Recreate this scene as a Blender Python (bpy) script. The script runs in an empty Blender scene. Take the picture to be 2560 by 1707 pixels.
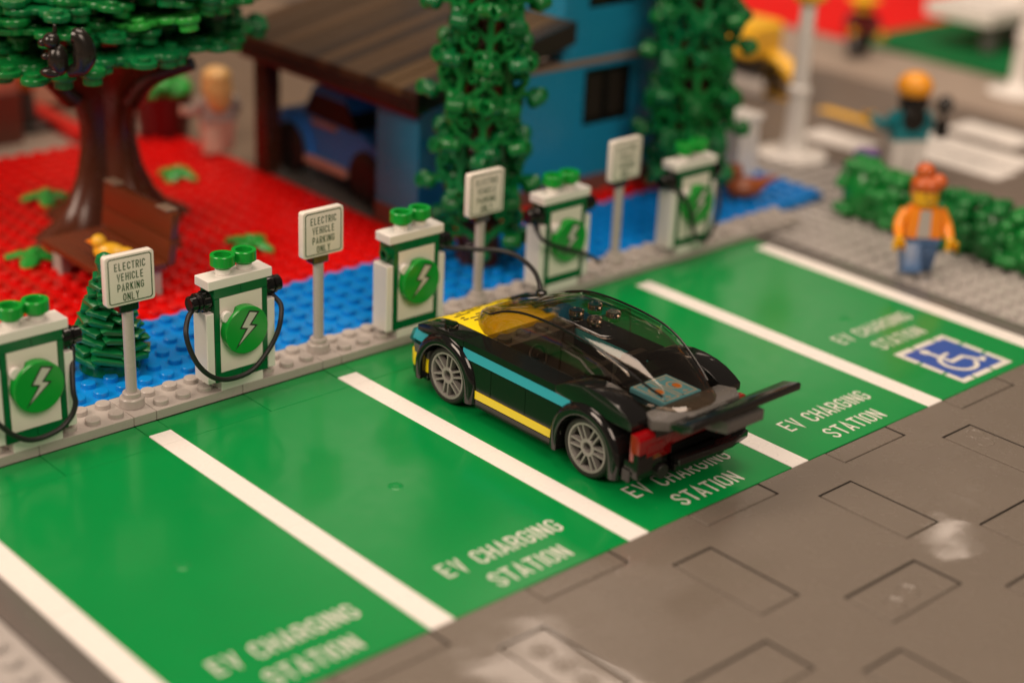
import bpy, bmesh, math, random
from mathutils import Vector, Matrix

random.seed(7)
S = 0.008            # one stud pitch = 8 mm; every number below is in studs
sc = bpy.context.scene
COL = sc.collection

# ------------------------------------------------------------------ camera
cam_d = bpy.data.cameras.new('camera')
cam = bpy.data.objects.new('camera', cam_d)
COL.objects.link(cam)
cam.location = (-29.509 * S, -51.767 * S, 29.134 * S)
cam.rotation_euler = (1.164017, -0.0446201, -0.7376693)
cam_d.sensor_width = 36.0
cam_d.lens = 4149.77 / 2560 * 36.0
cam_d.clip_start = 0.01
cam_d.clip_end = 60.0
cam_d.dof.use_dof = True
cam_d.dof.focus_distance = 65.0 * S
cam_d.dof.aperture_fstop = 4.9
sc.camera = cam

# ------------------------------------------------------------------ light
w = bpy.data.worlds.new('World')
sc.world = w
w.use_nodes = True
bgn = w.node_tree.nodes['Background']
bgn.inputs['Color'].default_value = (1.0, 0.80, 0.64, 1)
bgn.inputs['Strength'].default_value = 0.09

def lamp(name, loc, target, size, power, col=(1.0, 0.79, 0.635)):
    d = bpy.data.lights.new(name, 'AREA')
    d.shape = 'RECTANGLE'
    d.size, d.size_y = size
    d.energy = power
    d.color = col
    o = bpy.data.objects.new(name, d)
    COL.objects.link(o)
    o.location = loc
    o.rotation_euler = (Vector(target) - Vector(loc)).to_track_quat('-Z', 'Y').to_euler()
    return o

lamp('area_lamp', (0.45, 0.35, 2.4), (0.12, -0.02, 0), (1.6, 1.3), 41)     # over the layout
lamp('area_lamp', (-2.3, 0.5, 2.0), (0.05, 0.0, 0), (1.4, 1.4), 72)         # hall lights to the side
lamp('area_lamp', (-0.6, -2.4, 2.3), (0.15, 0.0, 0), (1.6, 1.4), 58)        # added fill from behind the camera, brightens upright faces
lamp('area_lamp', (2.85, 3.45, 2.4), (2.85, 3.45, 0), (0.9, 0.7), 2.6)      # dimmer rows further into the hall
lamp('area_lamp', (4.95, 3.5, 2.4), (4.95, 3.5, 0), (1.1, 0.9), 4.2)
lamp('area_lamp', (2.5, 2.25, 2.4), (2.5, 2.25, 0), (0.36, 0.45), 2.8)
lamp('area_lamp', (4.1, 2.05, 2.4), (4.1, 2.05, 0), (0.11, 0.09), 0.36)

sc.view_settings.view_transform = 'Standard'
sc.view_settings.look = 'None'
sc.view_settings.gamma = 1.0
sc.view_settings.exposure = 0.0
sc.view_settings.use_curve_mapping = False
sc.cycles.transparent_max_bounces = 24
sc.cycles.max_bounces = 8
sc.cycles.use_denoising = True

# ------------------------------------------------------------------ materials
MATS = {}
def plastic(name, col, rough=0.22, bump=0.0, bscale=40.0, var=0.06, spec=0.5, dust=0.0, coat=0.0):
    """Glossy moulded plastic: slight colour unevenness, varying gloss, optional waviness."""
    m = bpy.data.materials.new(name)
    m.use_nodes = True
    nt = m.node_tree
    b = nt.nodes['Principled BSDF']
    tc = nt.nodes.new('ShaderNodeTexCoord')
    n1 = nt.nodes.new('ShaderNodeTexNoise')
    n1.inputs['Scale'].default_value = 55.0
    n1.inputs['Detail'].default_value = 4.0
    nt.links.new(tc.outputs['Object'], n1.inputs['Vector'])
    mx = nt.nodes.new('ShaderNodeMixRGB')
    mx.inputs[1].default_value = (*[c * (1 - var) for c in col], 1)
    mx.inputs[2].default_value = (*[min(1, c * (1 + var)) for c in col], 1)
    nt.links.new(n1.outputs['Fac'], mx.inputs[0])
    last = mx.outputs[0]
    if dust:
        n3 = nt.nodes.new('ShaderNodeTexNoise')
        n3.inputs['Scale'].default_value = 420.0
        n3.inputs['Detail'].default_value = 2.0
        nt.links.new(tc.outputs['Object'], n3.inputs['Vector'])
        rp = nt.nodes.new('ShaderNodeValToRGB')
        rp.color_ramp.elements[0].position = 0.74
        rp.color_ramp.elements[1].position = 0.80
        nt.links.new(n3.outputs['Fac'], rp.inputs[0])
        ml = nt.nodes.new('ShaderNodeMath'); ml.operation = 'MULTIPLY'
        ml.inputs[1].default_value = dust
        nt.links.new(rp.outputs[0], ml.inputs[0])
        m2 = nt.nodes.new('ShaderNodeMixRGB')
        m2.inputs[2].default_value = (0.55, 0.5, 0.42, 1)
        nt.links.new(ml.outputs[0], m2.inputs[0])
        nt.links.new(last, m2.inputs[1])
        last = m2.outputs[0]
    nt.links.new(last, b.inputs['Base Color'])
    n2 = nt.nodes.new('ShaderNodeTexNoise')
    n2.inputs['Scale'].default_value = 160.0
    n2.inputs['Detail'].default_value = 5.0
    nt.links.new(tc.outputs['Object'], n2.inputs['Vector'])
    mr = nt.nodes.new('ShaderNodeMapRange')
    mr.inputs['To Min'].default_value = max(0.02, rough * 0.72)
    mr.inputs['To Max'].default_value = rough * 1.3
    nt.links.new(n2.outputs['Fac'], mr.inputs['Value'])
    nt.links.new(mr.outputs[0], b.inputs['Roughness'])
    b.inputs['Specular IOR Level'].default_value = spec
    if bump:
        n4 = nt.nodes.new('ShaderNodeTexNoise')
        n4.inputs['Scale'].default_value = bscale
        n4.inputs['Detail'].default_value = 3.5
        nt.links.new(tc.outputs['Object'], n4.inputs['Vector'])
        bp = nt.nodes.new('ShaderNodeBump')
        bp.inputs['Strength'].default_value = bump
        bp.inputs['Distance'].default_value = 0.002
        nt.links.new(n4.outputs['Fac'], bp.inputs['Height'])
        nt.links.new(bp.outputs[0], b.inputs['Normal'])
        nt.links.new(bp.outputs[0], b.inputs['Coat Normal'])
    b.inputs['Coat Weight'].default_value = coat
    b.inputs['Coat Roughness'].default_value = 0.035
    MATS[name] = m
    return m

def clear(name, tint, rough=0.03, refl=1.0):
    """Clear tinted plastic: tinted see-through with a mirror-like skin."""
    m = bpy.data.materials.new(name)
    m.use_nodes = True
    nt = m.node_tree
    nt.nodes.remove(nt.nodes['Principled BSDF'])
    out = nt.nodes['Material Output']
    tr = nt.nodes.new('ShaderNodeBsdfTransparent')
    tr.inputs[0].default_value = (*tint, 1)
    gl = nt.nodes.new('ShaderNodeBsdfGlossy')
    gl.inputs['Roughness'].default_value = rough
    fr = nt.nodes.new('ShaderNodeFresnel')
    ge = nt.nodes.new('ShaderNodeNewGeometry')
    io = nt.nodes.new('ShaderNodeMapRange')          # same index seen from either side of the sheet
    io.inputs['To Min'].default_value = 1.62
    io.inputs['To Max'].default_value = 1 / 1.62
    nt.links.new(ge.outputs['Backfacing'], io.inputs['Value'])
    nt.links.new(io.outputs[0], fr.inputs['IOR'])
    mx = nt.nodes.new('ShaderNodeMixShader')
    nt.links.new(fr.outputs[0], mx.inputs[0])
    nt.links.new(tr.outputs[0], mx.inputs[1])
    nt.links.new(gl.outputs[0], mx.inputs[2])
    nt.links.new(mx.outputs[0], out.inputs['Surface'])
    MATS[name] = m
    return m

plastic('white', (0.80, 0.78, 0.74), 0.20)
plastic('stripe_white', (0.80, 0.78, 0.74), 0.28, var=0.015)
plastic('print_white', (0.66, 0.66, 0.60), 0.45)
plastic('lot_green', (0.002, 0.245, 0.050), 0.21, bump=0.09, bscale=14, dust=0.10, coat=0.06)
plastic('lime_green', (0.006, 0.30, 0.030), 0.20)
plastic('frame_green', (0.002, 0.115, 0.032), 0.20)
plastic('plant_green', (0.004, 0.16, 0.030), 0.22)
plastic('leaf_bright', (0.03, 0.36, 0.05), 0.24)
plastic('hedge_green', (0.008, 0.215, 0.034), 0.26)
plastic('hedge_green_dark', (0.005, 0.165, 0.030), 0.26)
plastic('pine_green', (0.003, 0.15, 0.040), 0.24)
plastic('kerb_grey', (0.43, 0.40, 0.37), 0.26, dust=0.05)
plastic('base_grey', (0.40, 0.38, 0.36), 0.30)
plastic('road_grey', (0.168, 0.144, 0.118), 0.26, bump=0.40, bscale=10, dust=0.12, coat=0.7)
plastic('border_grey', (0.125, 0.115, 0.105), 0.25)
plastic('groove', (0.05, 0.045, 0.04), 0.5)
plastic('far_road', (0.15, 0.122, 0.10), 0.45, spec=0.3)
plastic('sidewalk', (0.33, 0.27, 0.22), 0.5, spec=0.3)
plastic('table', (0.19, 0.14, 0.098), 0.6, spec=0.3)
plastic('blue', (0.003, 0.225, 0.66), 0.20)
plastic('red', (0.68, 0.003, 0.002), 0.28)
plastic('far_red', (0.70, 0.006, 0.004), 0.6, spec=0.2)
plastic('far_green', (0.002, 0.135, 0.035), 0.6, spec=0.2)
plastic('black', (0.007, 0.007, 0.007), 0.10, spec=0.55)
plastic('hose_black', (0.010, 0.010, 0.011), 0.5)
plastic('rubber', (0.013, 0.012, 0.011), 0.5)
plastic('gap_shade', (0.003, 0.003, 0.003), 0.8, spec=0.1)  # near-black, colours in the shade behind the wheel spokes
plastic('rim_grey', (0.26, 0.25, 0.235), 0.26)
plastic('car_grey', (0.10, 0.096, 0.09), 0.26)
plastic('car_yellow', (0.86, 0.66, 0.012), 0.18)
plastic('azure', (0.045, 0.42, 0.55), 0.2)
plastic('battery_blue', (0.15, 0.60, 0.95), 0.3)
plastic('orange', (0.86, 0.26, 0.015), 0.25)
plastic('print_orange', (0.80, 0.28, 0.02), 0.35)
plastic('bolt_grey', (0.55, 0.56, 0.50), 0.35)
plastic('print_black', (0.012, 0.014, 0.012), 0.35)
plastic('print_green', (0.012, 0.075, 0.018), 0.4)
plastic('print_blue', (0.03, 0.085, 0.36), 0.35)
plastic('sign_white', (0.80, 0.76, 0.69), 0.25)
plastic('brown', (0.080, 0.020, 0.007), 0.26)
plastic('dark_brown', (0.045, 0.015, 0.008), 0.26)
plastic('bench_brown', (0.14, 0.032, 0.010), 0.24)
plastic('house_blue', (0.012, 0.235, 0.40), 0.25)
plastic('house_base', (0.16, 0.075, 0.055), 0.35)
plastic('tan_line', (0.25, 0.17, 0.12), 0.35)
plastic('dark_red', (0.10, 0.003, 0.004), 0.3)
plastic('window_dark', (0.022, 0.017, 0.012), 0.5, spec=0.25)
plastic('toy_blue', (0.04, 0.32, 0.95), 0.4, spec=0.3)
plastic('toy_purple', (0.04, 0.10, 0.45), 0.4)
plastic('skin_yellow', (0.80, 0.42, 0.01), 0.25)
plastic('jeans', (0.07, 0.15, 0.31), 0.3)
plastic('hair_red', (0.50, 0.10, 0.018), 0.25)
plastic('hair_blonde', (0.74, 0.46, 0.17), 0.3)
plastic('teal', (0.01, 0.23, 0.27), 0.3)
plastic('helmet_orange', (0.88, 0.36, 0.02), 0.25)
plastic('pink', (0.68, 0.42, 0.33), 0.3)
plastic('wall_pink', (0.78, 0.37, 0.26), 0.35)
plastic('wall_brown', (0.24, 0.085, 0.06), 0.35)
plastic('duck_brown', (0.30, 0.075, 0.018), 0.3)
plastic('purple', (0.10, 0.03, 0.22), 0.3)
plastic('hair_black', (0.012, 0.010, 0.008), 0.25)
plastic('amber', (0.85, 0.48, 0.03), 0.25)
for i, c in enumerate([(0.046, 0.028, 0.014), (0.065, 0.038, 0.018), (0.030, 0.019, 0.011), (0.090, 0.053, 0.021), (0.052, 0.029, 0.013)]):
    plastic('plank%d' % i, c, 0.5, spec=0.3)
clear('smoke', (0.80, 0.74, 0.67))
clear('smoke_light', (0.90, 0.84, 0.78))
clear('trans_azure', (0.30, 0.78, 0.84))
m = plastic('smoke_glass', (0.42, 0.34, 0.27), 0.05, var=0.0)
m.node_tree.nodes['Principled BSDF'].inputs['Transmission Weight'].default_value = 1.0
m.node_tree.nodes['Principled BSDF'].inputs['IOR'].default_value = 1.5
m = plastic('tail_red', (0.42, 0.004, 0.008), 0.10)
m.node_tree.nodes['Principled BSDF'].inputs['Coat Weight'].default_value = 0.6
m.node_tree.nodes['Principled BSDF'].inputs['Transmission Weight'].default_value = 0.45

# ------------------------------------------------------------------ mesh helpers
class MB:
    def __init__(s):
        s.v = []; s.f = []; s.m = []
    def add(s, vs, fs, mi=0):
        n = len(s.v)
        s.v += [tuple(v) for v in vs]
        s.f += [tuple(i + n for i in f) for f in fs]
        s.m += [mi] * len(fs)
        return s
    def box(s, x0, x1, y0, y1, z0, z1, c=0.0, mi=0):
        if c <= 0:
            vs = [(x, y, z) for z in (z0, z1) for y in (y0, y1) for x in (x0, x1)]
            return s.add(vs, [(0, 2, 3, 1), (4, 5, 7, 6), (0, 1, 5, 4), (2, 6, 7, 3), (0, 4, 6, 2), (1, 3, 7, 5)], mi)
        vs = []; ix = {}
        X = (x0, x1); Y = (y0, y1); Z = (z0, z1)
        for i in (0, 1):
            for j in (0, 1):
                for k in (0, 1):
                    dx, dy, dz = (c if i == 0 else -c), (c if j == 0 else -c), (c if k == 0 else -c)
                    for a, p in (('x', (X[i], Y[j] + dy, Z[k] + dz)), ('y', (X[i] + dx, Y[j], Z[k] + dz)), ('z', (X[i] + dx, Y[j] + dy, Z[k]))):
                        ix[i, j, k, a] = len(vs); vs.append(p)
        fs = []
        for i in (0, 1):
            q = [ix[i, 0, 0, 'x'], ix[i, 1, 0, 'x'], ix[i, 1, 1, 'x'], ix[i, 0, 1, 'x']]
            fs.append(q if i else q[::-1])
            q = [ix[0, i, 0, 'y'], ix[1, i, 0, 'y'], ix[1, i, 1, 'y'], ix[0, i, 1, 'y']]
            fs.append(q[::-1] if i else q)
            q = [ix[0, 0, i, 'z'], ix[1, 0, i, 'z'], ix[1, 1, i, 'z'], ix[0, 1, i, 'z']]
            fs.append(q if i else q[::-1])
        for j in (0, 1):
            for k in (0, 1):
                q = [ix[0, j, k, 'y'], ix[1, j, k, 'y'], ix[1, j, k, 'z'], ix[0, j, k, 'z']]
                fs.append(q if j == k else q[::-1]) if j == 0 else fs.append(q[::-1] if k else q)
                q = [ix[j, 0, k, 'x'], ix[j, 1, k, 'x'], ix[j, 1, k, 'z'], ix[j, 0, k, 'z']]
                fs.append(q)
                q = [ix[j, k, 0, 'x'], ix[j, k, 1, 'x'], ix[j, k, 1, 'y'], ix[j, k, 0, 'y']]
                fs.append(q)
        for i in (0, 1):
            for j in (0, 1):
                for k in (0, 1):
                    fs.append((ix[i, j, k, 'x'], ix[i, j, k, 'y'], ix[i, j, k, 'z']))
        return s.add(vs, fs, mi)
    def lathe(s, prof, c=(0, 0, 0), axis='z', n=24, mi=0, close=False, a0=0.0, a1=2 * math.pi):
        """prof: (radius, height) pairs; axis x, y or z (height runs along +axis)."""
        full = abs(a1 - a0 - 2 * math.pi) < 1e-6
        cnt = n if full else n + 1
        vs = []
        for r, h in prof:
            for i in range(cnt):
                a = a0 + (a1 - a0) * i / n
                p, q = r * math.cos(a), r * math.sin(a)
                v = {'z': (p, q, h), 'x': (h, p, q), 'y': (q, h, p)}[axis]
                vs.append((v[0] + c[0], v[1] + c[1], v[2] + c[2]))
        fs = []
        rows = len(prof)
        for k in range(rows if close else rows - 1):
            k2 = (k + 1) % rows
            for i in range(n):
                j = (i + 1) % cnt
                fs.append((k * cnt + i, k * cnt + j, k2 * cnt + j, k2 * cnt + i))
        if not close and full:
            if prof[0][0] > 1e-6: fs.append(tuple(range(cnt))[::-1])
            if prof[-1][0] > 1e-6: fs.append(tuple((rows - 1) * cnt + i for i in range(cnt)))
        return s.add(vs, fs, mi)
    def cyl(s, c, r, h, axis='z', n=24, ch=0.03, mi=0):
        return s.lathe([(r - ch, 0), (r, ch), (r, h - ch), (r - ch, h)], c, axis, n, mi)
    def stud(s, x, y, z, n=14, r=0.3, h=0.21, mi=0):
        vs = []
        for rr, hh in ((r, -0.02), (r, h - 0.03), (r - 0.03, h)):
            for i in range(n):
                a = 2 * math.pi * i / n
                vs.append((x + rr * math.cos(a), y + rr * math.sin(a), z + hh))
        fs = [(k * n + i, k * n + (i + 1) % n, (k + 1) * n + (i + 1) % n, (k + 1) * n + i) for k in (0, 1) for i in range(n)]
        fs.append(tuple(2 * n + i for i in range(n)))
        return s.add(vs, fs, mi)
    def prism(s, poly, axis, a0, a1, mi=0):
        """poly: 2-D outline; axis 'x': (y,z), 'y': (x,z), 'z': (x,y)."""
        def P(u, v, a):
            return {'x': (a, u, v), 'y': (u, a, v), 'z': (u, v, a)}[axis]
        n = len(poly)
        vs = [P(u, v, a0) for u, v in poly] + [P(u, v, a1) for u, v in poly]
        fs = [tuple(range(n))[::-1], tuple(range(n, 2 * n))] + [(i, (i + 1) % n, n + (i + 1) % n, n + i) for i in range(n)]
        return s.add(vs, fs, mi)
    def tube(s, pts, r, n=10, mi=0, rads=None):
        pts = [Vector(p) for p in pts]
        rings = []
        up = Vector((0.13, 0.31, 0.94)).normalized()
        for i, p in enumerate(pts):
            t = (pts[min(i + 1, len(pts) - 1)] - pts[max(i - 1, 0)]).normalized()
            a = (up - t * up.dot(t))
            if a.length < 1e-4: a = t.orthogonal()
            a.normalize(); up = a
            b = t.cross(a)
            rr = rads[i] if rads else r
            rings.append([p + (a * math.cos(2 * math.pi * k / n) + b * math.sin(2 * math.pi * k / n)) * rr for k in range(n)])
        vs = [v for R in rings for v in R]
        fs = [(i * n + k, i * n + (k + 1) % n, (i + 1) * n + (k + 1) % n, (i + 1) * n + k) for i in range(len(pts) - 1) for k in range(n)]
        fs += [tuple(range(n))[::-1], tuple((len(pts) - 1) * n + k for k in range(n))]
        return s.add(vs, fs, mi)
    def loft(s, rings, caps=True, mi=0, closed=True):
        n = len(rings[0])
        vs = [v for R in rings for v in R]
        fs = []
        for i in range(len(rings) - 1):
            for k in range(n if closed else n - 1):
                fs.append((i * n + k, i * n + (k + 1) % n, (i + 1) * n + (k + 1) % n, (i + 1) * n + k))
        if caps:
            fs += [tuple(range(n))[::-1], tuple((len(rings) - 1) * n + k for k in range(n))]
        return s.add(vs, fs, mi)
    def ell(s, c, r, n=14, m=9, mi=0):
        rings = []
        for j in range(1, m):
            t = math.pi * j / m
            rings.append([(c[0] + r[0] * math.sin(t) * math.cos(2 * math.pi * i / n), c[1] + r[1] * math.sin(t) * math.sin(2 * math.pi * i / n), c[2] - r[2] * math.cos(t)) for i in range(n)])
        return s.loft(rings, True, mi)
    def mesh(s, name, mats, bevel=0.0, smooth=32, weld=False):
        me = bpy.data.meshes.new(name)
        me.from_pydata([(x * S, y * S, z * S) for x, y, z in s.v], [], s.f)
        for k in (mats if isinstance(mats, (list, tuple)) else [mats]):
            me.materials.append(MATS[k])
        for p, i in zip(me.polygons, s.m): p.material_index = i
        bm = bmesh.new(); bm.from_mesh(me)
        bmesh.ops.recalc_face_normals(bm, faces=bm.faces)
        if bevel:
            es = [e for e in bm.edges if len(e.link_faces) == 2 and e.calc_face_angle(0) > 0.45]
            bmesh.ops.bevel(bm, geom=es, offset=bevel * S, offset_type='OFFSET', segments=2, profile=0.6, affect='EDGES', clamp_overlap=True)
        bm.to_mesh(me); bm.free()
        if smooth:
            me.shade_smooth()
            me.set_sharp_from_angle(angle=math.radians(smooth))
        me.update()
        return me
    def build(s, name, mats, parent=None, loc=None, rotz=0.0, **kw):
        return place(name, s.mesh(name, mats, **kw), parent, loc, rotz)

def place(name, me, parent=None, loc=None, rotz=0.0, rot=None):
    o = bpy.data.objects.new(name, me)
    COL.objects.link(o)
    if parent is not None: o.parent = parent
    if loc is not None: o.location = tuple(c * S for c in loc)
    if rot is not None: o.rotation_euler = rot
    else: o.rotation_euler = (0, 0, rotz)
    return o

def tag(o, label=None, cat=None, group=None, kind=None):
    if label: o['label'] = label
    if cat: o['category'] = cat
    if group: o['group'] = group
    if kind: o['kind'] = kind
    return o

def thing(name, label, cat, loc=(0, 0, 0), rotz=0.0, group=None):
    return tag(place(name, None, None, loc, rotz), label, cat, group)

def struct(o, label=None):
    return tag(o, label, None, None, 'structure')

def copy_tree(o, parent=None):
    c = o.copy(); COL.objects.link(c); c.parent = parent
    for ch in list(o.children): copy_tree(ch, c)
    return c

def catmull(pts, k=8):
    P = [Vector(p) for p in pts]
    P = [P[0] * 2 - P[1]] + P + [P[-1] * 2 - P[-2]]
    out = []
    for i in range(1, len(P) - 2):
        for j in range(k):
            t = j / k
            a, b, c, d = P[i - 1], P[i], P[i + 1], P[i + 2]
            out.append(0.5 * ((2 * b) + (c - a) * t + (2 * a - 5 * b + 4 * c - d) * t * t + (3 * b - a - 3 * c + d) * t ** 3))
    out.append(P[-2])
    return out

# ------------------------------------------------------------------ stroke lettering
def glyph(ch, w, t):
    l, r, b, T = t / 2, w - t / 2, t / 2, 1 - t / 2
    c = 0.13
    m = 0.5
    G = {
        'E': [[(r, T), (l, T), (l, b), (r, b)], [(l, m), (r * 0.92, m)]],
        'V': [[(l * 0.9, 1), (w / 2, 0.02), (w - l * 0.9, 1)]],
        'C': [[(r, .68), (r, T - c), (r - c, T), (l + c, T), (l, T - c), (l, b + c), (l + c, b), (r - c, b), (r, b + c), (r, .32)]],
        'H': [[(l, 0), (l, 1)], [(r, 0), (r, 1)], [(l, m), (r, m)]],
        'A': [[(l * 0.8, 0), (w / 2, 0.97), (w - l * 0.8, 0)], [(w * 0.24, 0.27), (w * 0.76, 0.27)]],
        'R': [[(l, 0), (l, T), (r - c, T), (r, T - c), (r, .56), (r - c, .46), (l, .46)], [(w * .5, .46), (r + .01, 0)]],
        'P': [[(l, 0), (l, T), (r - c, T), (r, T - c), (r, .54), (r - c, .43), (l, .43)]],
        'G': [[(r, .70), (r, T - c), (r - c, T), (l + c, T), (l, T - c), (l, b + c), (l + c, b), (r - c, b), (r, b + c), (r, .47), (w * .52, .47)]],
        'I': [[(t / 2, 0), (t / 2, 1)]],
        'N': [[(l, 0), (l, 1)], [(l, .95), (r, .05)], [(r, 0), (r, 1)]],
        'S': [[(r, .72), (r, T - c), (r - c, T), (l + c, T), (l, T - c), (l, .65), (l + c * .7, .55), (r - c * .7, .45), (r, .35), (r, b + c), (r - c, b), (l + c, b), (l, b + c), (l, .28)]],
        'T': [[(0, T), (w, T)], [(w / 2, 0), (w / 2, 1)]],
        'O': [[(w / 2 - .03, T), (l + c, T), (l, T - c), (l, b + c), (l + c, b), (w / 2 - .03, b)], [(w / 2 + .03, T), (r - c, T), (r, T - c), (r, b + c), (r - c, b), (w / 2 + .03, b)]],
        'L': [[(l, 1), (l, b), (r, b)]],
        'K': [[(l, 0), (l, 1)], [(r, 1), (l, .42)], [(w * .42, .55), (r + .01, 0)]],
        'Y': [[(l * .8, 1), (w / 2, .45), (w - l * .8, 1)], [(w / 2, .5), (w / 2, 0)]],
    }
    return G[ch]

def adv(ch, w, t):
    return t if ch == 'I' else w

def stroke(mb, pts, t, put, lift, mi=0):
    """Flat ribbon of width t along pts with mitred joints; put(x, y, h) gives the 3-D point."""
    P = [Vector(p) for p in pts]
    L = []; R = []
    for i, p in enumerate(P):
        d0 = (p - P[i - 1]).normalized() if i else None
        d1 = (P[i + 1] - p).normalized() if i < len(P) - 1 else None
        if d0 is None: n = Vector((-d1.y, d1.x)); k = 1
        elif d1 is None: n = Vector((-d0.y, d0.x)); k = 1
        else:
            n0 = Vector((-d0.y, d0.x)); n1 = Vector((-d1.y, d1.x))
            n = (n0 + n1).normalized(); k = 1 / max(0.35, n.dot(n0))
        L.append(p + n * t / 2 * k); R.append(p - n * t / 2 * k)
    n = len(P)
    vs = [put(q.x, q.y, lift) for q in L] + [put(q.x, q.y, lift) for q in R]
    mb.add(vs, [(n + i, n + i + 1, i + 1, i) for i in range(n - 1)], mi)

def text(mb, string, put, w, t, gap, mi=0):
    """Centred capital lettering of unit height."""
    tot = sum((w * 0.62 if ch == ' ' else adv(ch, w, t)) + gap for ch in string) - gap
    x = -tot / 2
    for ch in string:
        if ch == ' ':
            x += w * 0.62 + gap; continue
        for k, pl in enumerate(glyph(ch, w, t)):
            stroke(mb, [(x + a, b) for a, b in pl], t, put, 0.0015 * (k + 1), mi)
        x += adv(ch, w, t) + gap

# ================================================================== THE SETTING
# floor sheet below everything
struct(MB().box(-700, 900, -300, 1100, -0.9, -0.45).build('ground', 'table'), 'taupe grey table surface under the whole brick layout')

# ---- road in front of the bays: dark slab with fitted flush tiles
RX0, RX1, RY0, RY1 = -9.5, 36.5, -46.0, -18.0
rects = []
for k in range(-2, 5):
    for (a, b, c, d) in ((3.5, 7.5, -19.0, -18.0), (3.5, 7.5, -27, -25), (0.5, 2.5, -24, -20), (0.5, 2.5, -32, -28), (3.5, 7.5, -35, -33)):
        x0, x1 = a + 8 * k, b + 8 * k
        if x0 > RX0 + .3 and x1 < RX1 - .3: rects.append((x0, x1, c, d))
xs = sorted({RX0, RX1} | {v for r in rects for v in r[:2]})
ys = sorted({RY0, RY1} | {v for r in rects for v in r[2:]})
mb = MB()
ZR = -0.035
for i in range(len(xs) - 1):
    for j in range(len(ys) - 1):
        cx, cy = (xs[i] + xs[i + 1]) / 2, (ys[j] + ys[j + 1]) / 2
        if any(r[0] < cx < r[1] and r[2] < cy < r[3] for r in rects): continue
        mb.add([(xs[i], ys[j], ZR), (xs[i + 1], ys[j], ZR), (xs[i + 1], ys[j + 1], ZR), (xs[i], ys[j + 1], ZR)], [(0, 1, 2, 3)])
for x0, x1, y0, y1 in rects:
    z0 = ZR - 0.38
    mb.add([(x0, y0, ZR), (x1, y0, ZR), (x1, y1, ZR), (x0, y1, ZR), (x0, y0, z0), (x1, y0, z0), (x1, y1, z0), (x0, y1, z0)],
           [(0, 4, 5, 1), (1, 5, 6, 2), (2, 6, 7, 3), (3, 7, 4, 0), (4, 7, 6, 5)], 1)
road = struct(mb.build('road', ['road_grey', 'groove'], smooth=0), 'dark grey glossy road surface with flush rectangular tiles')
g = 0.085
tile_cache = {}
for x0, x1, y0, y1 in rects:
    wx, wy = x1 - x0, y1 - y0
    if (wx, wy) not in tile_cache:
        tile_cache[wx, wy] = MB().box(-wx / 2 + g, wx / 2 - g, -wy / 2 + g, wy / 2 - (0 if wy == 1 else g), -0.3, 0, 0.025).mesh('tile', 'road_grey', smooth=0)
    dz = random.uniform(-0.012, 0.01)
    place('tile', tile_cache[wx, wy], road, ((x0 + x1) / 2, (y0 + y1) / 2, ZR + dz))
# ring marks pressed through three of the road tiles
ring = MB().lathe([(0.42, -0.01), (0.40, 0.03), (0.34, 0.035), (0.31, 0.0), (0.2, 0.012), (0.0, 0.015)], n=24)
ring_me = ring.mesh('ring_mark', 'road_grey')
for x, y in ((1.5, -21.0), (1.5, -22.0), (1.5, -23.0), (12.6, -26.3), (13.6, -26.1), (25.6, -21.3), (25.9, -20.7)):
    place('ring_mark', ring_me, road, (x, y, ZR - 0.01))

# ---- dark border round the lot with a rounded far corner
def border_poly():
    o = [(-9.5, 0.0), (-9.5, -46), (-10.62, -46), (-10.62, 0.0)]
    return o
struct(MB().prism(border_poly(), 'z', -0.42, -0.03).build('road_edge', 'border_grey', bevel=0.05), 'dark grey border strip along the near end of the bays')
arc = [(36.55 + 1.35 * math.cos(a), -1.2 + 1.35 * math.sin(a) * 0.9) for a in [math.pi / 2 * k / 8 for k in range(9)]]
struct(MB().prism([(36.5, -46), (37.9, -46)] + arc + [(36.5, 0.0)], 'z', -0.42, -0.02).build('road_edge', 'border_grey', bevel=0.05), 'dark grey rounded border strip beyond the last white line')

# ---- green bays
lot = place('parking_lot', None, None, (0, 0, 0))
struct(lot, 'glossy green parking bays with white dividing lines')
lot_base = MB().box(-9.5, 36.5, -18, 0, -0.42, -0.20).build('underlay', 'groove', lot, smooth=0)
big = MB().box(-4 + .014, 4 - .014, -8 + .014, 8 - .014, -0.19, 0, 0.02)
big_me = big.mesh('tile', 'lot_green', smooth=0)
gate = MB().lathe([(0.30, -0.004), (0.26, 0.02), (0.20, 0.022), (0.15, 0.004), (0.06, 0.012), (0.0, 0.014)], n=20).mesh('moulding_mark', 'lot_green')
half4 = MB().box(-2 + .014, 2 - .014, -1 + .014, 1 - .014, -0.19, 0, 0.02).mesh('tile', 'lot_green', smooth=0)
one = MB().box(-.5 + .014, .5 - .014, -.5 + .014, .5 - .014, -0.19, 0, 0.02)
one_me = one.mesh('tile', 'lot_green', smooth=0)
onew_me = one.mesh('tile', 'stripe_white', smooth=0)
strip8 = MB().box(-.5 + .006, .5 - .006, -4 + .006, 4 - .006, -0.19, 0.0, 0.018).mesh('tile', 'stripe_white', smooth=0)
bays = []
for b in range(5):
    cx = -4.5 + 9 * b
    t = place('tile', big_me, lot, (cx, -10, random.uniform(-.006, .006)))
    bays.append(t)
    place('moulding_mark', gate, t, (random.uniform(-.1, .1), 0.1, 0))
    for k in (-2, 2):
        place('tile', half4, lot, (cx + k, -1, random.uniform(-.012, .004)))
for s_ in range(6):
    cx = -9 + 9 * s_
    place('tile', one_me, lot, (cx, -.5, random.uniform(-.01, 0)))
    place('tile', onew_me, lot, (cx, -1.5, 0.006))
    for k in (-6, -14):
        place('tile', strip8, lot, (cx, k, random.uniform(0, .01)))

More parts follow.
